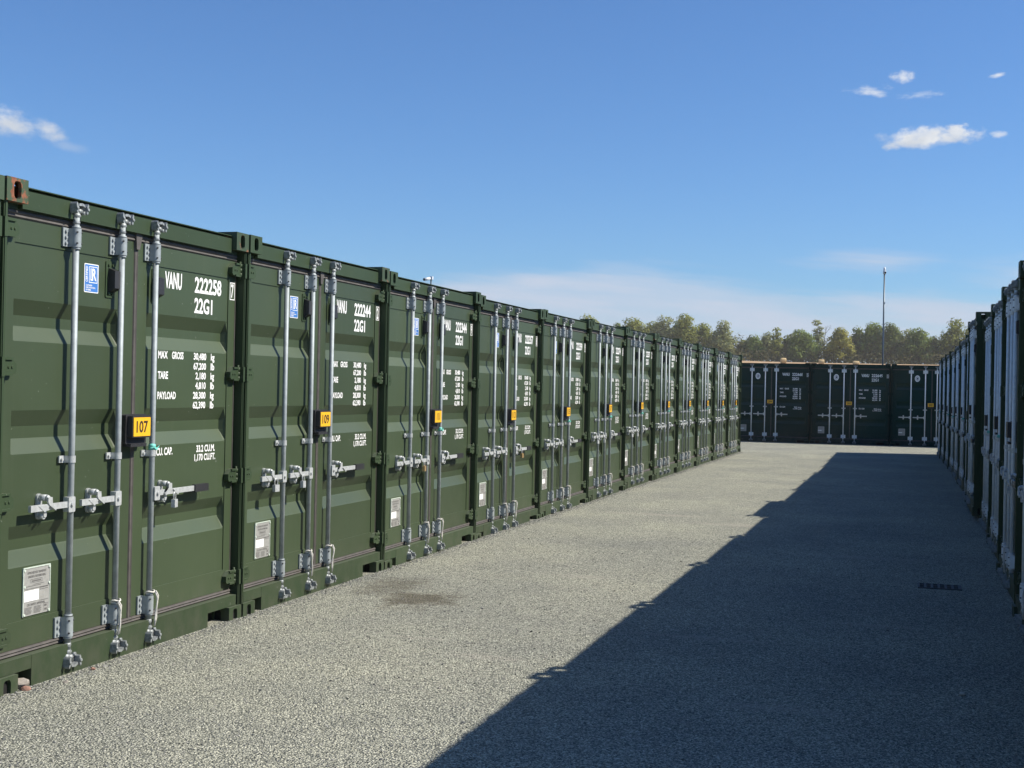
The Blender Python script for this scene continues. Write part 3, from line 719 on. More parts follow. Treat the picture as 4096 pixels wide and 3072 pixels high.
def handle_mesh(sgn, L_, grip):
    bm = NEW(); zc = 0.935
    def X(a, b): return sorted((sgn*a, sgn*b))
    a, b = X(-0.004, 0.052); prism(bm, rrect(a, b, zc-0.041, zc+0.041, 0.008), 0.002, 0.012)
    box(bm, a+.004, b-.004, 0.012, 0.040, zc-0.039, zc+0.039)
    tube(bm, [(sgn*0.026, 0.002, zc), (sgn*0.026, -0.008, zc)], 0.011, 6)
    a, b = X(0.046, L_-0.14); box(bm, a, b, 0.009, 0.019, zc-0.015, zc+0.017)
    a, b = X(0.20, 0.30); prism(bm, [(a, zc+.012), ((a+b)/2, zc-.024), (b, zc+.014)], 0.0015, 0.0075)
    if not grip:
        a, b = X(L_-0.142, L_); box(bm, a, b, 0.004, 0.021, zc-0.016, zc+0.017)
    else:
        a, b = X(L_-0.142, L_-0.02); box(bm, a, b, 0.009, 0.019, zc-0.016, zc+0.016)
    return mesh(bm, 'handle', ZINC, 0.003)
def grip_mesh(L_):
    bm = NEW(); box(bm, L_-0.15, L_+0.01, 0.000, 0.026, 0.935-0.023, 0.935+0.023)
    return mesh(bm, 'handle_grip', BLACK, 0.006, 2)
def catch_mesh(d, sgn):
    """catch plate on the door at distance d along the handle"""
    bm = NEW(); u = sgn*d; zc = 0.935
    prism(bm, rrect(u-0.020, u+0.020, zc-0.066, zc+0.068, 0.0195, 6), 0.062, 0.0745)
    tube(bm, [(u, 0.064, zc+0.048), (u, 0.018, zc+0.048)], 0.017, 12); tube(bm, [(u, 0.064, zc-0.048), (u, 0.034, zc-0.048)], 0.016, 12)
    s2 = -sgn
    prism(bm, [(u-.017, zc+.052), (u+.017, zc+.052), (u+s2*.0+.020, zc+.022), (u+s2*.055, zc-.004), (u+s2*.048, zc-.020), (u-.006, zc+.012), (u-.017, zc+.03)], -0.004, 0.006)
    prism(bm, [(u-.012, zc-.014), (u+.016, zc-.018), (u+.012, zc-.052), (u-.010, zc-.052)], 0.028, 0.060)
    tube(bm, [(u, 0.017, zc+.048), (u, 0.004, zc+.046)], [0.017, 0.012], 12)
    return mesh(bm, 'handle_catch', ZINC, 0.002)
def tape_mesh():
    bm = NEW(); n = 14; rr = [0.0195+0.002*random.random() for _ in range(n)]
    for z0, z1, o in ((1.192, 1.212, 0), (1.205, 1.226, 3)):
        tube(bm, [(0.001*o, YB, z0), (0, YB, (z0+z1)/2), (0.001*o, YB, z1)], [0.0205, 0.0225, 0.020], n)
    prism(bm, [(-.03, 1.214), (0.016, 1.206), (0.04, 1.218), (0.012, 1.190)], YB-0.026, YB-0.0225)
    return mesh(bm, 'tape', TEAL)
def lockbox_mesh():
    bm = NEW(); prism(bm, rrect(1.082, 1.290, 1.235, 1.405, 0.012), 0.020, 0.0755)
    prism(bm, rrect(1.098, 1.284, 1.272, 1.400, 0.010), -0.014, 0.021)
    box(bm, 1.10, 1.26, -0.004, 0.05, 1.219, 1.238)
    return mesh(bm, 'lock_box', BLACK, 0.003, 2)
def numplate_mesh(num):
    bm = NEW(); prism(bm, rrect(1.106, 1.276, 1.280, 1.388, 0.004), -0.0175, -0.0138, 0)
    w = 0.116 if num.count('1') < 3 else 0.080
    text(bm, num, 1.191-w/2, 1.191+w/2, 1.300, 1.369, -0.0184, 1, 0.022 if num[0] == '1' else 0.03)
    return mesh(bm, 'number_plate', [YELLOW, INK])

def hinge_set(mat): return {(r, i): hinge_mesh(r, z, mat) for r in (True, False) for i, z in enumerate((2.345, 1.655, 0.980, 0.305))}
class Kit: pass
def make_kit(door_mat, frame_mat):
    k = Kit()
    k.shell = shell_mesh(frame_mat); k.header = header_mesh(frame_mat); k.sill = sill_mesh(frame_mat)
    k.posts = [post_mesh(False, frame_mat), post_mesh(True, frame_mat)]
    k.cast = {(i, t, y): casting_mesh(0 if i == 0 else WD-0.162, HT-0.118 if t else 0.0, y, t, frame_mat) for i in (0, 1) for t in (0, 1) for y in (0.0, DP-0.178)}
    k.doors = [door_mesh(0.050, 1.205, 0.155, 1.070, door_mat), door_mesh(1.235, 2.388, 1.345, 2.305, door_mat)]
    k.hinges = hinge_set(frame_mat)
    return k
KG = make_kit(GREEN, GREEN_D); KD = make_kit(GREEN_SHADE, GREEN_SHADE)
GASK = [gasket_mesh(True), gasket_mesh(False)]
BUF = [buffer_mesh(0.935, False), buffer_mesh(1.485, True)]
VENTS = [vent_mesh(x) for x in (0.19, 0.93, 1.455, 2.19)]
STICK = sticker_mesh(); OVAL = oval_mesh(); PLATE = plate_mesh(); SQPLATE = plate_mesh(True)
BAR = bar_mesh(); BARP = bar_mesh(PALEZ); BRKP = [bracket_mesh(2.305, 2.404, PALEZ), bracket_mesh(0.228, 0.334, PALEZ)]; BRK = [bracket_mesh(2.305, 2.404), bracket_mesh(0.228, 0.334)]; GUIDE = guide_mesh()
CAMS = [cam_mesh(True), cam_mesh(False)]; KEEP = [keeper_mesh(True), keeper_mesh(False)]
HL, HR, HRS = handle_mesh(-1, 0.36, False), handle_mesh(1, 0.60, True), handle_mesh(1, 0.37, False)
GRIP = grip_mesh(0.60); CATCH = [catch_mesh(0.215, -1), catch_mesh(0.155, 1), catch_mesh(0.18, 1)]
TAPE = tape_mesh(); LOCKBOX = lockbox_mesh()
RUSTC = {(i, 1): casting_mesh(0 if i == 0 else WD-0.162, HT-0.118, 0.0, 1, RUSTY) for i in (0, 1)}
CHIPC = {(i, 1): casting_mesh(0 if i == 0 else WD-0.162, HT-0.118, 0.0, 1, CHIPPED) for i in (0, 1)}

def container(loc, rz, kit, label, group, num=None, plate=None, back=False, tape=False, rust=(), chip=(), pale=False):
    root = link('shipping_container', None, None, loc, rz, label, 'shipping container', group)
    P = lambda n, me, p=root, lab=None: link(n, me, p, label=lab)
    P('box_shell', kit.shell); P('header', kit.header); P('sill', kit.sill)
    for m_ in kit.posts: P('corner_post', m_)
    for (i, t, y), m_ in kit.cast.items():
        if y == 0.0 and t and i in rust: P('corner_casting', RUSTC[(i, 1)], root, 'rusty corner casting')
        elif y == 0.0 and t and i in chip: P('corner_casting', CHIPC[(i, 1)], root, 'corner casting with chipped rusty paint')
        else: P('corner_casting', m_)
    dl = P('door', kit.doors[0]); dr = P('door', kit.doors[1])
    P('gasket', GASK[0], dl); P('gasket', GASK[1], dr)
    for (r, i), m_ in kit.hinges.items(): P('hinge', m_, dr if r else dl)
    if back:
        P('certification_sticker', OVAL, dl); P('data_plate', SQPLATE, dl)
        for i, m_ in enumerate(VENTS): P('vent_cover', m_, dl if i < 2 else dr)
    else:
        P('certification_sticker', STICK, dl); P('data_plate', PLATE, dl)
        P('rubber_buffer', BUF[0], dl); P('rubber_buffer', BUF[1], dr)
    if num:
        for m_ in lettering_meshes(num, back): P(m_.name.split('.')[0], m_, dr)
    for i, u in enumerate(BARS):
        b = P('locking_bar', BARP if (back or pale) else BAR); b.location = (u, 0, 0)
        for m_ in (BRKP if (back or pale) else BRK): P('bracket', m_, b)
        for m_ in CAMS: P('cam', m_, b)
        for m_ in KEEP: P('keeper', m_, b)
        P('guide', GUIDE, b)
        if i < 2: P('handle', HL, b); P('handle_catch', CATCH[0], b)
        elif back: P('handle', HRS, b); P('handle_catch', CATCH[2], b)
        else:
            P('handle', HR, b); P('handle_grip', GRIP, b); P('handle_catch', CATCH[1], b)
            if tape: P('tape', TAPE, b)
    lb = P('lock_box', LOCKBOX)
    if plate: P('number_plate', numplate_mesh(plate), lb)
    return root

# ------------------------------------------------------------------ the three rows
XL, Y0, S, ZB = -4.236, 5.345, 2.455, -0.035
DZ = [0, .004, .006, -.012, -.032, -.024, -.004, .018, .026, .028, .022, .012, .008]
NUMS = ['222261', '222258', '222244', '222344', '222357', '222359', '222274', '222337', '222318', '222362', '222290', '222305', '222281']
PLATES = [str(105+2*i) for i in range(13)]
EXTRA = {0: 'cut off by the left edge of the photo', 1: 'nearest whole one of the sunlit row, rusty top corner', 2: 'second of the sunlit row, beside the brown stain',
         3: 'third in the sunlit left row', 4: 'fourth in the sunlit left row', 5: 'fifth in the sunlit left row', 12: 'last and farthest of the sunlit left row'}
ORD = ['first', 'second', 'third', 'fourth', 'fifth', 'sixth', 'seventh', 'eighth', 'ninth', 'tenth', 'eleventh', 'twelfth', 'thirteenth']
LEFT = []
for i in range(13):
    n = i-1
    ex = EXTRA.get(i, ORD[i-1]+' in the sunlit left row')
    lab = ('green shipping container ' + ex) if i == 0 else 'green container with yellow plate %s, %s' % (PLATES[i], ex)
    LEFT.append(container((XL+random.uniform(-.006, .006), Y0+n*S+0.008, ZB+DZ[i]), R(90), KG, lab, 'containers in the sunlit left row',
                NUMS[i], PLATES[i], False, i in (1, 3, 5, 6, 7, 8, 9, 10, 11, 12), rust=(0,) if i == 1 else (), chip=(1,) if i in (0, 1, 2, 7) else ()))
YE = 37.10
XR = [.765, .80, .83, .86, .86, .87, .865, .80, .875, .835, .785, .745, .705]
DZR = [0, .01, .0, -.01, .02, .03, -.01, .10, .0, .02, .01, .0, 0]
RIGHT = []
for k in range(13):
    o = 12-k
    if k == 12: lab = 'green container of the shaded right row, beyond the right edge of the photo'
    elif k == 11: lab = 'green container of the shaded right row, cut by the right edge'
    elif k == 0: lab = 'green container at the far end of the shaded right row, by sunlit gravel'
    elif k == 7: lab = 'green container standing higher and farther out than its shaded right row neighbours'
    else: lab = 'green container seen edge on, %s from far end of shaded right row' % ORD[k]
    RIGHT.append(container((XR[k], YE-k*S, ZB+DZR[k]), R(-90), KG, lab, 'containers in the shaded right row', None, None, False, k % 3 != 1, pale=True))
YK = 42.32; XK = -2.996
BK = []
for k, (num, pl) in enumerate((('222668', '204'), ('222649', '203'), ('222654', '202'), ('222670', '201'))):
    lab = 'green container with yellow plate %s, %s of the shaded back row' % (pl, ('left of the middle', 'in the middle', 'beside the right row', 'behind the right row')[k])
    if k == 3: lab = 'green container of the back row hidden behind the right row'
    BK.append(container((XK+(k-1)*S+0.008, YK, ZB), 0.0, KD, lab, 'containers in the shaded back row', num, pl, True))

def at(c, u, y, z):
    return Matrix.Translation(c.location) @ Matrix.Rotation(c.rotation_euler.z, 4, 'Z') @ Vector((u, y, z))

# ------------------------------------------------------------------ cords and padlocks
def cord_mesh(v):
    bm = NEW(); rnd = random.Random(v)
    j = lambda a: rnd.uniform(-a, a)
    loop = [(0.031*math.cos(a), YB-0.031*math.sin(a), 0.012*math.cos(2*a)+0.02*math.sin(a)) for a in [math.pi*1.1-k*math.pi*1.2/8 for k in range(9)]]
    tube(bm, loop, 0.0048, 6)
    x1 = 0.028+j(.01)
    drop = [(0.012, YB-0.034, 0.012), (0.024+j(.008), YB-0.037, -0.02), (x1, YB-0.036, -0.055), (x1+j(.012)-.008, YB-0.033, -0.10), (x1-.004+j(.015), YB-0.03, -0.15), (x1-.012+j(.01), YB-.028, -0.195)]
    if v % 2:
        drop = [(-0.02, YB-0.033, 0.010), (-0.004, YB-0.037, -0.02), (0.004, YB-0.038, -0.07), (0.006+j(.008), YB-0.036, -0.13), (0.0+j(.01), YB-.032, -0.18)]
    tube(bm, drop, 0.0050, 6)
    tube(bm, [(p[0]+0.009*math.sin(i*2.1), p[1]-0.004, p[2]+0.004) for i, p in enumerate(drop)], 0.0045, 6)
    return mesh(bm, 'cord', CORD)
CORDS = [cord_mesh(v) for v in range(4)]
for i, c in enumerate(LEFT):
    if i == 0: continue
    for b, nm in ((1, 'middle'), (2, 'right')) if i < 7 else ((0, 'left'), (1, 'middle'), (2, 'right')):
        link('cord', CORDS[(i*2+b) % 4], None, at(c, BARS[b], 0, 0.345), c.rotation_euler.z,
             'white cord tied round the foot of the %s locking bar of container %s' % (nm, PLATES[i]), 'cord', 'white cords tied to the bar feet')
for k in range(0, 12):
    c = RIGHT[k]
    w = 'on the right row container cut by the photo edge' if k == 11 else '%s container from the far end of the right row' % ORD[k]
    link('cord', CORDS[k % 4], None, at(c, BARS[1], 0, 0.345), c.rotation_euler.z, 'white cord at a bar foot, %s' % w, 'cord', 'white cords tied to the bar feet')
def padlock_meshes(body_mat):
    bm = NEW(); box(bm, -0.024, 0.024, -0.012, 0.012, -0.048, 0.0); box(bm, -0.0235, 0.0235, -0.0125, 0.0125, -0.042, -0.036)
    body = mesh(bm, 'body', body_mat, 0.003, 2)
    bm = NEW(); tube(bm, [(-0.016, 0, -0.004), (-0.016, 0, 0.028)]+[(-0.016*math.cos(a), 0, 0.028+0.016*math.sin(a)) for a in [math.pi*q/6 for q in range(1, 6)]]+[(0.016, 0, 0.028), (0.016, 0, -0.004)], 0.0042, 8)
    return body, mesh(bm, 'shackle', ZINC)
PAD = padlock_meshes(ZINC); PADB = padlock_meshes(BRASS)
LOCKS = [(1, 2, .19, 0), (2, 0, -.185, 0), (2, 1, -.185, 0), (3, 1, -.165, 1), (4, 2, .19, 1), (6, 1, -.19, 0), (6, 0, -.18, 0), (7, 0, -.185, 0), (7, 1, -.185, 0), (8, 1, -.185, 0), (9, 0, -.185, 0), (10, 1, -.185, 0)]
for i, b, d, br in LOCKS:
    c = LEFT[i]; me = PADB if br else PAD
    o = link('padlock', None, None, at(c, BARS[b]+d, -0.012, 0.888), c.rotation_euler.z+random.uniform(-.3, .3),
             '%s padlock hanging from the %s door handle of container %s' % ('small brass' if br else 'silver', ('left', 'middle', 'right')[b], PLATES[i]), 'padlock', 'padlocks on the left row handles')
    link('body', me[0], o); link('shackle', me[1], o)
for k in (5, 7, 9, 10):
    c = RIGHT[k]
    o = link('padlock', None, None, at(c, BARS[2]+.17, -0.016, 0.888), c.rotation_euler.z, 'padlock on the handle of the container %s from the far end of the right row' % ORD[k], 'padlock', 'padlocks on the right row handles')
    link('body', PAD[0], o); link('shackle', PAD[1], o)

# ------------------------------------------------------------------ drain, rubble, loose stones
def drain():
    root = link('drain_grate', None, None, (0.10, 11.16, 0.0), 0, 'small cast iron drain grate with two rows of slots in the shaded gravel', 'drain')
    bm = NEW(); w, d = 0.345, 0.26; z = 0.008
    xs = [0.0, 0.012]; 
    for k in range(6): xs += [0.012+0.0215+0.0535*k-0.0155, 0.012+0.0215+0.0535*k+0.0195]
    for y0, y1 in ((0, .014), (.122, .138), (.246, .26)): box(bm, 0, w, y0, y1, -0.004, z)
    edges = [0.0]
    for k in range(6): edges += [0.016+0.0535*k, 0.016+0.0535*k+0.034]
    edges.append(w)
    for a in range(0, len(edges), 2):
        for y0, y1 in ((.014, .122), (.138, .246)): box(bm, edges[a], edges[a+1], y0, y1, -0.004, z)
    link('grate', mesh(bm, 'grate', IRON, 0.0015), root)
    bm = NEW(); rect(bm, 0, 1, 0, 1, 0)
    for v in bm.verts: v.co = Vector((0.01+v.co.x*(w-.02), 0.01+v.co.z*(d-.02), 0.0035))
    link('pit_shade', mesh(bm, 'pit_shade', HOLE_SHADE), root)  # flat black sheet painting the darkness below the slots
drain()
def rock(r, seed, flat_=0.7):
    bm = NEW(); bmesh.ops.create_icosphere(bm, subdivisions=2, radius=r); rnd = random.Random(seed)
    ax = Vector((rnd.uniform(.7, 1.3), rnd.uniform(.7, 1.2), flat_))
    pl = [(Vector((rnd.gauss(0, 1), rnd.gauss(0, 1), rnd.gauss(0, 1))).normalized(), rnd.uniform(.55, .9)*r) for _ in range(9)]
    for v in bm.verts:
        for nrm, dd in pl:
            e = v.co.dot(nrm)-dd
            if e > 0: v.co -= nrm*e
        v.co = Vector((v.co.x*ax.x, v.co.y*ax.y, v.co.z*ax.z))*(1+rnd.uniform(-.04, .04))
    return bm
c = LEFT[1]
for (u, y, z, r_, m_, lab) in ((0.225, 0.03, 0.055, 0.042, STONE, 'pale rubble stone in the foot pocket of container 107'),
                               (0.205, -0.02, 0.035, 0.026, BRICK, 'small reddish brick fragment below the pale rubble stone at container 107'),
                               (0.41, -0.10, 0.035, 0.016, STONE, 'pale stone chip on the gravel under the left bar of container 107'),
                               (0.72, -0.05, 0.035, 0.018, BRICK, 'flat brown stone against the sill of container 107')):
    link('rubble_stone', mesh(rock(r_, int(u*100)), 'rubble_stone', m_), None, at(c, u, y, z), 0.4, lab, 'stone')
def scatter(name, n, region, size, mat, seed, **kw):
    rnd = random.Random(seed); bm = NEW()
    base = [((0, 0, .55), (.9, 0, 0), (0, .8, .05), (-.8, .1, 0), (.1, -.85, 0), (0, 0, -.5))]
    for _ in range(n):
        x, y, z0 = region(rnd); r_ = size*rnd.uniform(.55, 1.25)*(1.8 if rnd.random() < .015 else 1)
        q = Matrix.Rotation(rnd.uniform(0, 6.28), 3, 'Z') @ Matrix.Rotation(rnd.gauss(0, .5), 3, 'X')
        sc = Vector((rnd.uniform(.7, 1.3), rnd.uniform(.7, 1.2), rnd.uniform(.5, .9)))
        vs = []
        for p in base[0]:
            v = Vector((p[0]*sc.x, p[1]*sc.y, p[2]*sc.z))*r_*rnd.uniform(.85, 1.15); v = q @ v
            vs.append(bm.verts.new((x+v.x, y+v.y, z0+r_*.18+v.z)))
        for a, b_, c_ in ((0,1,2),(0,2,3),(0,3,4),(0,4,1),(5,2,1),(5,3,2),(5,4,3),(5,1,4)): bm.faces.new((vs[a], vs[b_], vs[c_])).material_index = rnd.choice((0, 0, 0, 1, 1, 2))
    return link(name, mesh(bm, name, mat), **kw)
LM = [LOOSE, plain('loose_stone_dark', (0.10, 0.105, 0.10), 0.9, 0, 0.4, 60, 0.3), plain('loose_stone_pale', (0.40, 0.385, 0.34), 0.9, 0, 0.3, 60, 0.3)]
def near(rnd):
    t = rnd.random()**1.7; y = 4.4+t*9.5
    return rnd.uniform(-4.2, 0.75), y, 0.0
scatter('gravel', 26000, near, 0.0062, LM, 3, kind='stuff', label='loose grey gravel covering the lane between the container rows')
def foot(rnd): return XL+abs(rnd.gauss(0, .06))-0.01, rnd.uniform(5.2, 34.5), 0.0
scatter('gravel_bank', 9000, foot, 0.008, LM, 5, kind='stuff', label='loose gravel heaped along the foot of the left container row')
for (x, y, r_, lab) in ((-2.86, 8.76, .013, 'small white stone lying right of the brown stain on the lit gravel'), (0.30, 7.25, .020, 'pale stone in the shade near the lower right corner'),
                        (-1.96, 5.75, .010, 'dark pebble on the lit gravel near the bottom edge'), (0.33, 9.0, .018, 'pale stone in the shade in front of the drain')):
    link('pebble', mesh(rock(r_, int(x*50)+300), 'pebble', LM[1] if 'dark' in lab else LM[2]), None, (x, y, r_*.4), 0.3, lab, 'stone')

# ------------------------------------------------------------------ masts
def mast():
    root = link('camera_mast', None, None, (-0.931, 49.5, 0), 0, 'tall thin grey mast with a camera head standing behind the back row', 'mast')
    bm = NEW(); tube(bm, [(0, 0, 0), (0, 0, 3.2), (0, 0, 6.02)], [0.036, 0.031, 0.027], 12); box(bm, -.12, .12, -.12, .12, 0, .02)
    link('pole', mesh(bm, 'pole', POLE), root)
    bm = NEW(); box(bm, -.055, .055, -.05, .05, 6.02, 6.14); tube(bm, [(0, 0, 6.14), (0, 0, 6.19), (0, 0, 6.24), (0, 0, 6.275)], [.04, .045, .04, .018], 12)
    tube(bm, [(.02, -.03, 6.10), (.03, -.15, 6.06)], [.038, .042], 12)
    link('camera_head', mesh(bm, 'camera_head', CAMW, .004), root)
    bm = NEW(); tube(bm, [(.0295, -.148, 6.0605), (.031, -.158, 6.0575)], .034, 12); link('lens', mesh(bm, 'lens', GLASSK), root)
    bm = NEW(); box(bm, .028, .045, -.02, .02, 4.93, 4.99); link('cable_box', mesh(bm, 'cable_box', CAMW), root)
mast()
def cctv():
    root = link('security_camera', None, None, (-11.0, 29.2, 0), 0, 'small white security camera on a pole above the third left container', 'security camera')
    bm = NEW(); tube(bm, [(0, 0, 0), (0, 0, 4.14)], 0.018, 10); link('pole', mesh(bm, 'pole', POLE), root)
    bm = NEW(); tube(bm, [(-.02, -.02, 4.15), (-.11, -.16, 4.115)], [.034, .036], 12); tube(bm, [(0, 0, 4.10), (0, 0, 4.18)], .028, 10)
    box(bm, -.02, .045, -.03, .03, 4.125, 4.20)
    link('camera_body', mesh(bm, 'camera_body', CAMW, .003), root)
    bm = NEW(); tube(bm, [(-.1095, -.159, 4.1153), (-.120, -.176, 4.1112)], .031, 12); link('lens', mesh(bm, 'lens', GLASSK), root)
cctv()

# ------------------------------------------------------------------ hay bales
for j, (el_, px, lab) in enumerate(((.0268, -26.45/290, 'leftmost round hay bale on the stubble field behind the back row'), (.0260, -18.3/290, 'middle round hay bale on the stubble field behind the back row'), (.0252, -11.0/290, 'rightmost round hay bale, half hidden behind the back row'))):
    best = min((abs((zfield(px*y, y)+1.28-EYE)/y-el_), y) for y in range(200, 330))[1]
    x = px*best; z = zfield(x, best)
    bm = NEW(); pr = [(-.62, .50), (-.60, .60), (-.5, .65), (.5, .65), (.60, .60), (.62, .50)]
    tube(bm, [(0, a, .63) for a, r_ in pr], [r_+random.uniform(-.01, .01) for a, r_ in pr], 24)
    link('hay_bale', mesh(bm, 'hay_bale', HAY), None, (x, best, z), R((-72, -86, -82)[j]), lab, 'hay bale', 'round bales on the field')

# ------------------------------------------------------------------ trees
def leaf_cloud(bm, lobes, n, size, rnd, mi=0):
    tot = sum(l[3]*l[4]*l[5] for l in lobes)
    for l in lobes:
        cx, cy, cz, rx, ry, rz = l
        for _ in range(int(n*rx*ry*rz/tot)+30):
            v = Vector((rnd.gauss(0, 1), rnd.gauss(0, 1), rnd.gauss(0, 1))).normalized()
            rr = rnd.random()**0.25*(1+0.17*math.sin(v.x*5+cx)*math.cos(v.z*6+cz)+rnd.gauss(0, .06))
            p = Vector((cx+v.x*rx*rr, cy+v.y*ry*rr, cz+v.z*rz*rr))
            nrm = (v*1.5+Vector((rnd.gauss(0, .5), rnd.gauss(0, .5), rnd.gauss(0, .5)+.55))).normalized()
            a, b = frame_of(nrm); s = size*rnd.uniform(.55, 1.3)
            k0 = rnd.uniform(0, 3.14); a, b = a*math.cos(k0)+b*math.sin(k0), b*math.cos(k0)-a*math.sin(k0)
            q = [p+a*s+b*s*.25, p+b*s*.7, p-a*s*.9+b*s*.1, p-b*s*.65+a*.1*s]
            bm.faces.new([bm.verts.new(w) for w in q]).material_index = mi
def tree(x, y, top, halfw, leaf, label, seed, sparse=1.0, spire=False, group='trees along the far edge of the field'):
    rnd = random.Random(seed); zb = zfield(x, y); h = top-zb
    halfw *= 1.30 if sparse >= .8 else 1.2
    root = link('tree', None, None, (x, y, zb-.1), 0, label, 'tree', group)
    bm = NEW(); tb = h*.22
    tube(bm, [(0, 0, 0), (rnd.gauss(0, .1), 0, tb), (rnd.gauss(0, .25), rnd.gauss(0, .2), h*.55), (rnd.gauss(0, .35), rnd.gauss(0, .3), h*.86)], [.032*h, .024*h, .014*h, .004*h], 8)
    lobes = []
    nl = 17 if not spire else 11
    for k in range(nl):
        t = (k+.5)/nl; a = k*2.4+rnd.uniform(-.5, .5)
        prof_ = (1-max(0, t-.45)/.75)*.72 if not spire else (1-.62*t)*.72
        rad = halfw*prof_*rnd.uniform(.8, 1.1)
        z = h*(.10+.72*t); lx, ly = rad*math.cos(a), rad*math.sin(a)*.8
        r_ = halfw*rnd.uniform(.30, .46)*(1-.2*t)
        rz_ = min(r_*.85, (h-z)*.97, z*.9)
        lobes.append((lx, ly, z, r_*1.1, r_, rz_))
        tube(bm, [(0, 0, h*(.15+.38*t)), (lx*.5, ly*.5, z-h*.06), (lx, ly, z+rz_*.3)], [.010*h, .007*h, .002*h], 5)
    lobes.append((rnd.gauss(0, .12)*halfw, 0, h-halfw*.32, halfw*.46, halfw*.46, halfw*.32))
    lobes.append((0, 0, h*.5, halfw*.6, halfw*.6, h*.34))
    link('trunk', mesh(bm, 'trunk', BARK), root)
    bm = NEW(); leaf_cloud(bm, lobes, int(2900*sparse**1.5*(halfw/4)**1.5), .30, rnd)
    link('crown', mesh(bm, 'crown', leaf), root)
    return root
O_, G_, D_, AU, PA = LEAF
TREES = [  # x, y, top, half width, leaf, sparse, spire, label
    (-82.3, 340, 21.9, 3.6, O_, .9, 0, 'lone olive tree top showing above the fourth and fifth left containers'),
    (-75.6, 344, 19.9, 2.2, G_, .8, 0, 'small green tree top just left of the broad olive tree'),
    (-70.8, 342, 21.3, 4.4, O_, 1, 0, 'broad olive tree behind the sixth left container'),
    (-66.4, 345, 20.4, 3.8, O_, 1, 0, 'dull olive tree between two taller trees behind the left row'),
    (-62.8, 340, 21.7, 4.0, PA, .9, 0, 'pale leaved tall tree behind the left row'),
    (-59.4, 346, 21.3, 3.8, G_, 1, 0, 'round green tree right of the pale leaved tall tree'),
    (-56.2, 339, 22.1, 3.8, O_, .9, 1, 'tallest pointed olive tree behind the left row'),
    (-52.4, 343, 20.0, 3.6, O_, 1, 0, 'olive tree sloping down right of the tallest pointed one'),
    (-46.6, 338, 20.4, 3.2, PA, .85, 0, 'pale round tree standing apart above the far end of the left row'),
    (-41.8, 345, 15.6, 2.6, O_, .8, 0, 'low scrubby tree in the dip right of the pale round tree'),
    (-38.8, 341, 16.9, 2.8, G_, .9, 0, 'small green tree above the left corner of the back row'),
    (-35.6, 343, 17.6, 2.8, PA, .7, 0, 'thin pale tree with loose twigs above container 204'),
    (-32.7, 340, 18.7, 2.0, O_, .55, 1, 'slender sparse tree rising above the hedge near the leftmost bale'),
    (-30.6, 345, 16.9, 2.4, D_, .9, 0, 'low dark tree right of the slender sparse tree'),
    (-28.8, 342, 17.4, 2.1, PA, .6, 1, 'thin pale pointed tree left of the round green one'),
    (-25.9, 337, 18.2, 3.2, G_, 1.1, 0, 'round light green tree left of the tall bare topped tree'),
    (-22.6, 343, 20.9, 2.3, PA, .6, 1, 'tall open tree with a bare branch, above the middle bale'),
    (-16.9, 337, 18.7, 3.1, AU, 1.1, 0, 'golden green rounded tree above container 203'),
    (-12.6, 344, 19.3, 2.6, D_, .8, 0, 'dark tree between the golden tree and the big dome'),
    (-8.8, 341, 20.2, 3.6, G_, 1.1, 0, 'big domed tree just left of the mast'),
    (-4.3, 340, 20.0, 3.6, D_, 1.1, 0, 'big dark domed tree just right of the mast'),
    (-0.3, 344, 18.7, 2.6, PA, .8, 0, 'pale tree right of the dark dome'),
    (2.4, 339, 18.8, 3.2, G_, 1.1, 0, 'rounded green tree right of the pale tree'),
    (5.9, 344, 17.0, 2.2, D_, .9, 0, 'low dark tree left of the last tall tree'),
    (10.3, 340, 21.2, 3.4, O_, .9, 0, 'tall olive tree by the right container row'),
    (15.0, 341, 19.6, 3.4, O_, 1, 0, 'olive tree half hidden by the right container row'),
    (20.5, 343, 19.0, 3.4, G_, 1, 0, 'green tree behind the right container row'),
]
for i, (x, y, tp, hw, lf, sp_, spr, lab) in enumerate(TREES): tree(x, y, tp, hw, lf, lab, 100+i, sp_, bool(spr))
for i, x in enumerate((-128, -119, -111, -103, -95, -88, 27, 35, 43, 51)):
    tree(x, 341+3*(i % 3), zfield(x, 341)+9.0+(i*37 % 5)*.6, 3.6, LEAF[i % 3], 'broadleaf tree of the far tree line hidden behind the container rows', 300+i)
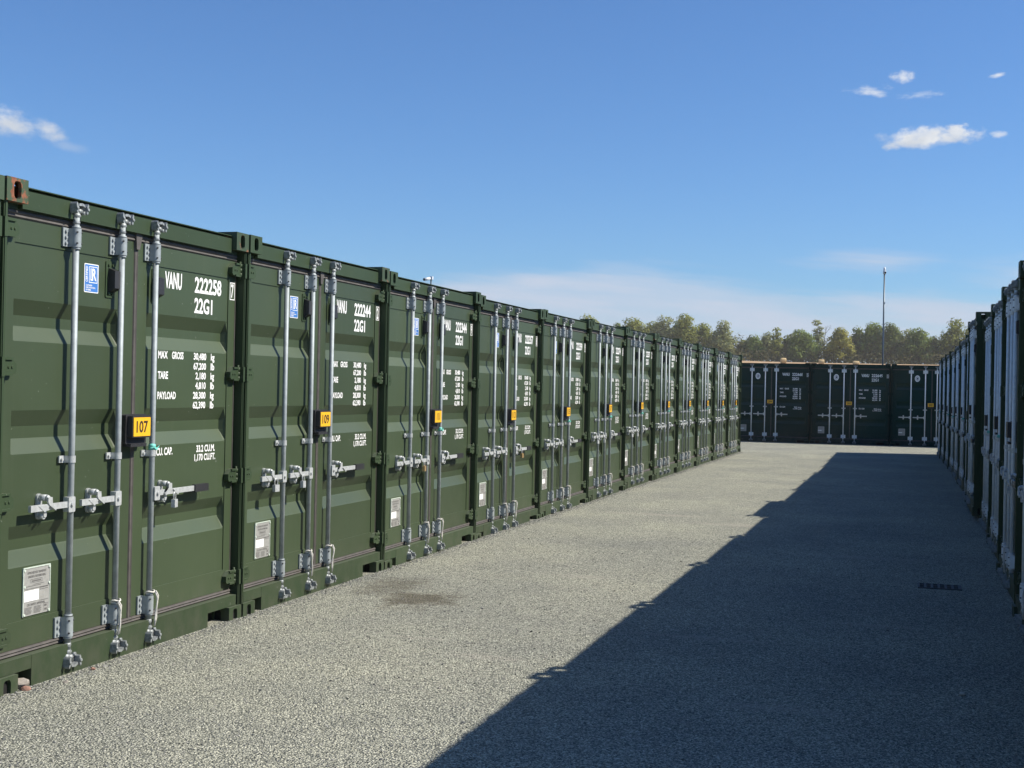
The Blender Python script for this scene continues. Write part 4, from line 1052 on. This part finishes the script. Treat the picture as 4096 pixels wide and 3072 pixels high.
def bare_branch():
    bm = NEW(); rnd = random.Random(5)
    x0, y0 = -20.9, 343; zb = zfield(x0, y0)
    def grow(p, d, L_, r_, dep):
        q = p+d*L_; tube(bm, [p, (p+q)/2+Vector((rnd.gauss(0, .05), 0, 0))*L_, q], [r_, r_*.8, r_*.55], 5)
        if dep:
            for _ in range(3): grow(p+d*L_*rnd.uniform(.5, 1), (d+Vector((rnd.gauss(0, .5), rnd.gauss(0, .4), .2))).normalized(), L_*.55, r_*.5, dep-1)
    grow(Vector((0, 0, 0)), Vector((-.02, 0, 1)), 5.2, .16, 0); grow(Vector((-.1, 0, 5.0)), Vector((.12, 0, 1)).normalized(), 2.9, .09, 3)
    o = link('bare_tree', mesh(bm, 'bare_tree', BARK), None, (x0, y0, zb), 0, 'leafless dead tree with upright twigs beside the tall open tree', 'tree', 'trees along the far edge of the field')
bare_branch()
rnd = random.Random(11); bm = NEW(); lob = []
x = -130.0
while x < 60:
    r_ = rnd.uniform(1.6, 2.5); yy = rnd.uniform(334, 338); lob.append((x, yy, zfield(x, yy)+r_*.55, r_*1.3, r_, r_*rnd.uniform(.8, 1.15))); 
    yy = rnd.uniform(340, 346); r2_ = rnd.uniform(3.0, 4.2); lob.append((x+.8, yy, zfield(x, yy)+r2_*.8, r2_*1.2, r2_, r2_*1.05)); x += r_*1.25
leaf_cloud(bm, lob, 52000, .28, rnd)
link('undergrowth', mesh(bm, 'undergrowth', SCRUB), kind='stuff', label='dark brown undergrowth along the foot of the far trees')

# ------------------------------------------------------------------ thin dusty air over the field
bm = NEW(); box(bm, -520, 520, -340, 560, -2.0, 30.0)
hm = bpy.data.materials.new('haze'); hm.use_nodes = True; ht = hm.node_tree; ht.nodes.clear()
hv = ht.nodes.new('ShaderNodeVolumePrincipled'); hv.inputs['Density'].default_value = 0.0003; hv.inputs['Color'].default_value = (0.93, 0.89, 0.80, 1)
ho = ht.nodes.new('ShaderNodeOutputMaterial'); ht.links.new(hv.outputs[0], ho.inputs['Volume'])
link('haze', mesh(bm, 'haze', hm), kind='stuff', label='thin dusty haze in front of the far trees')
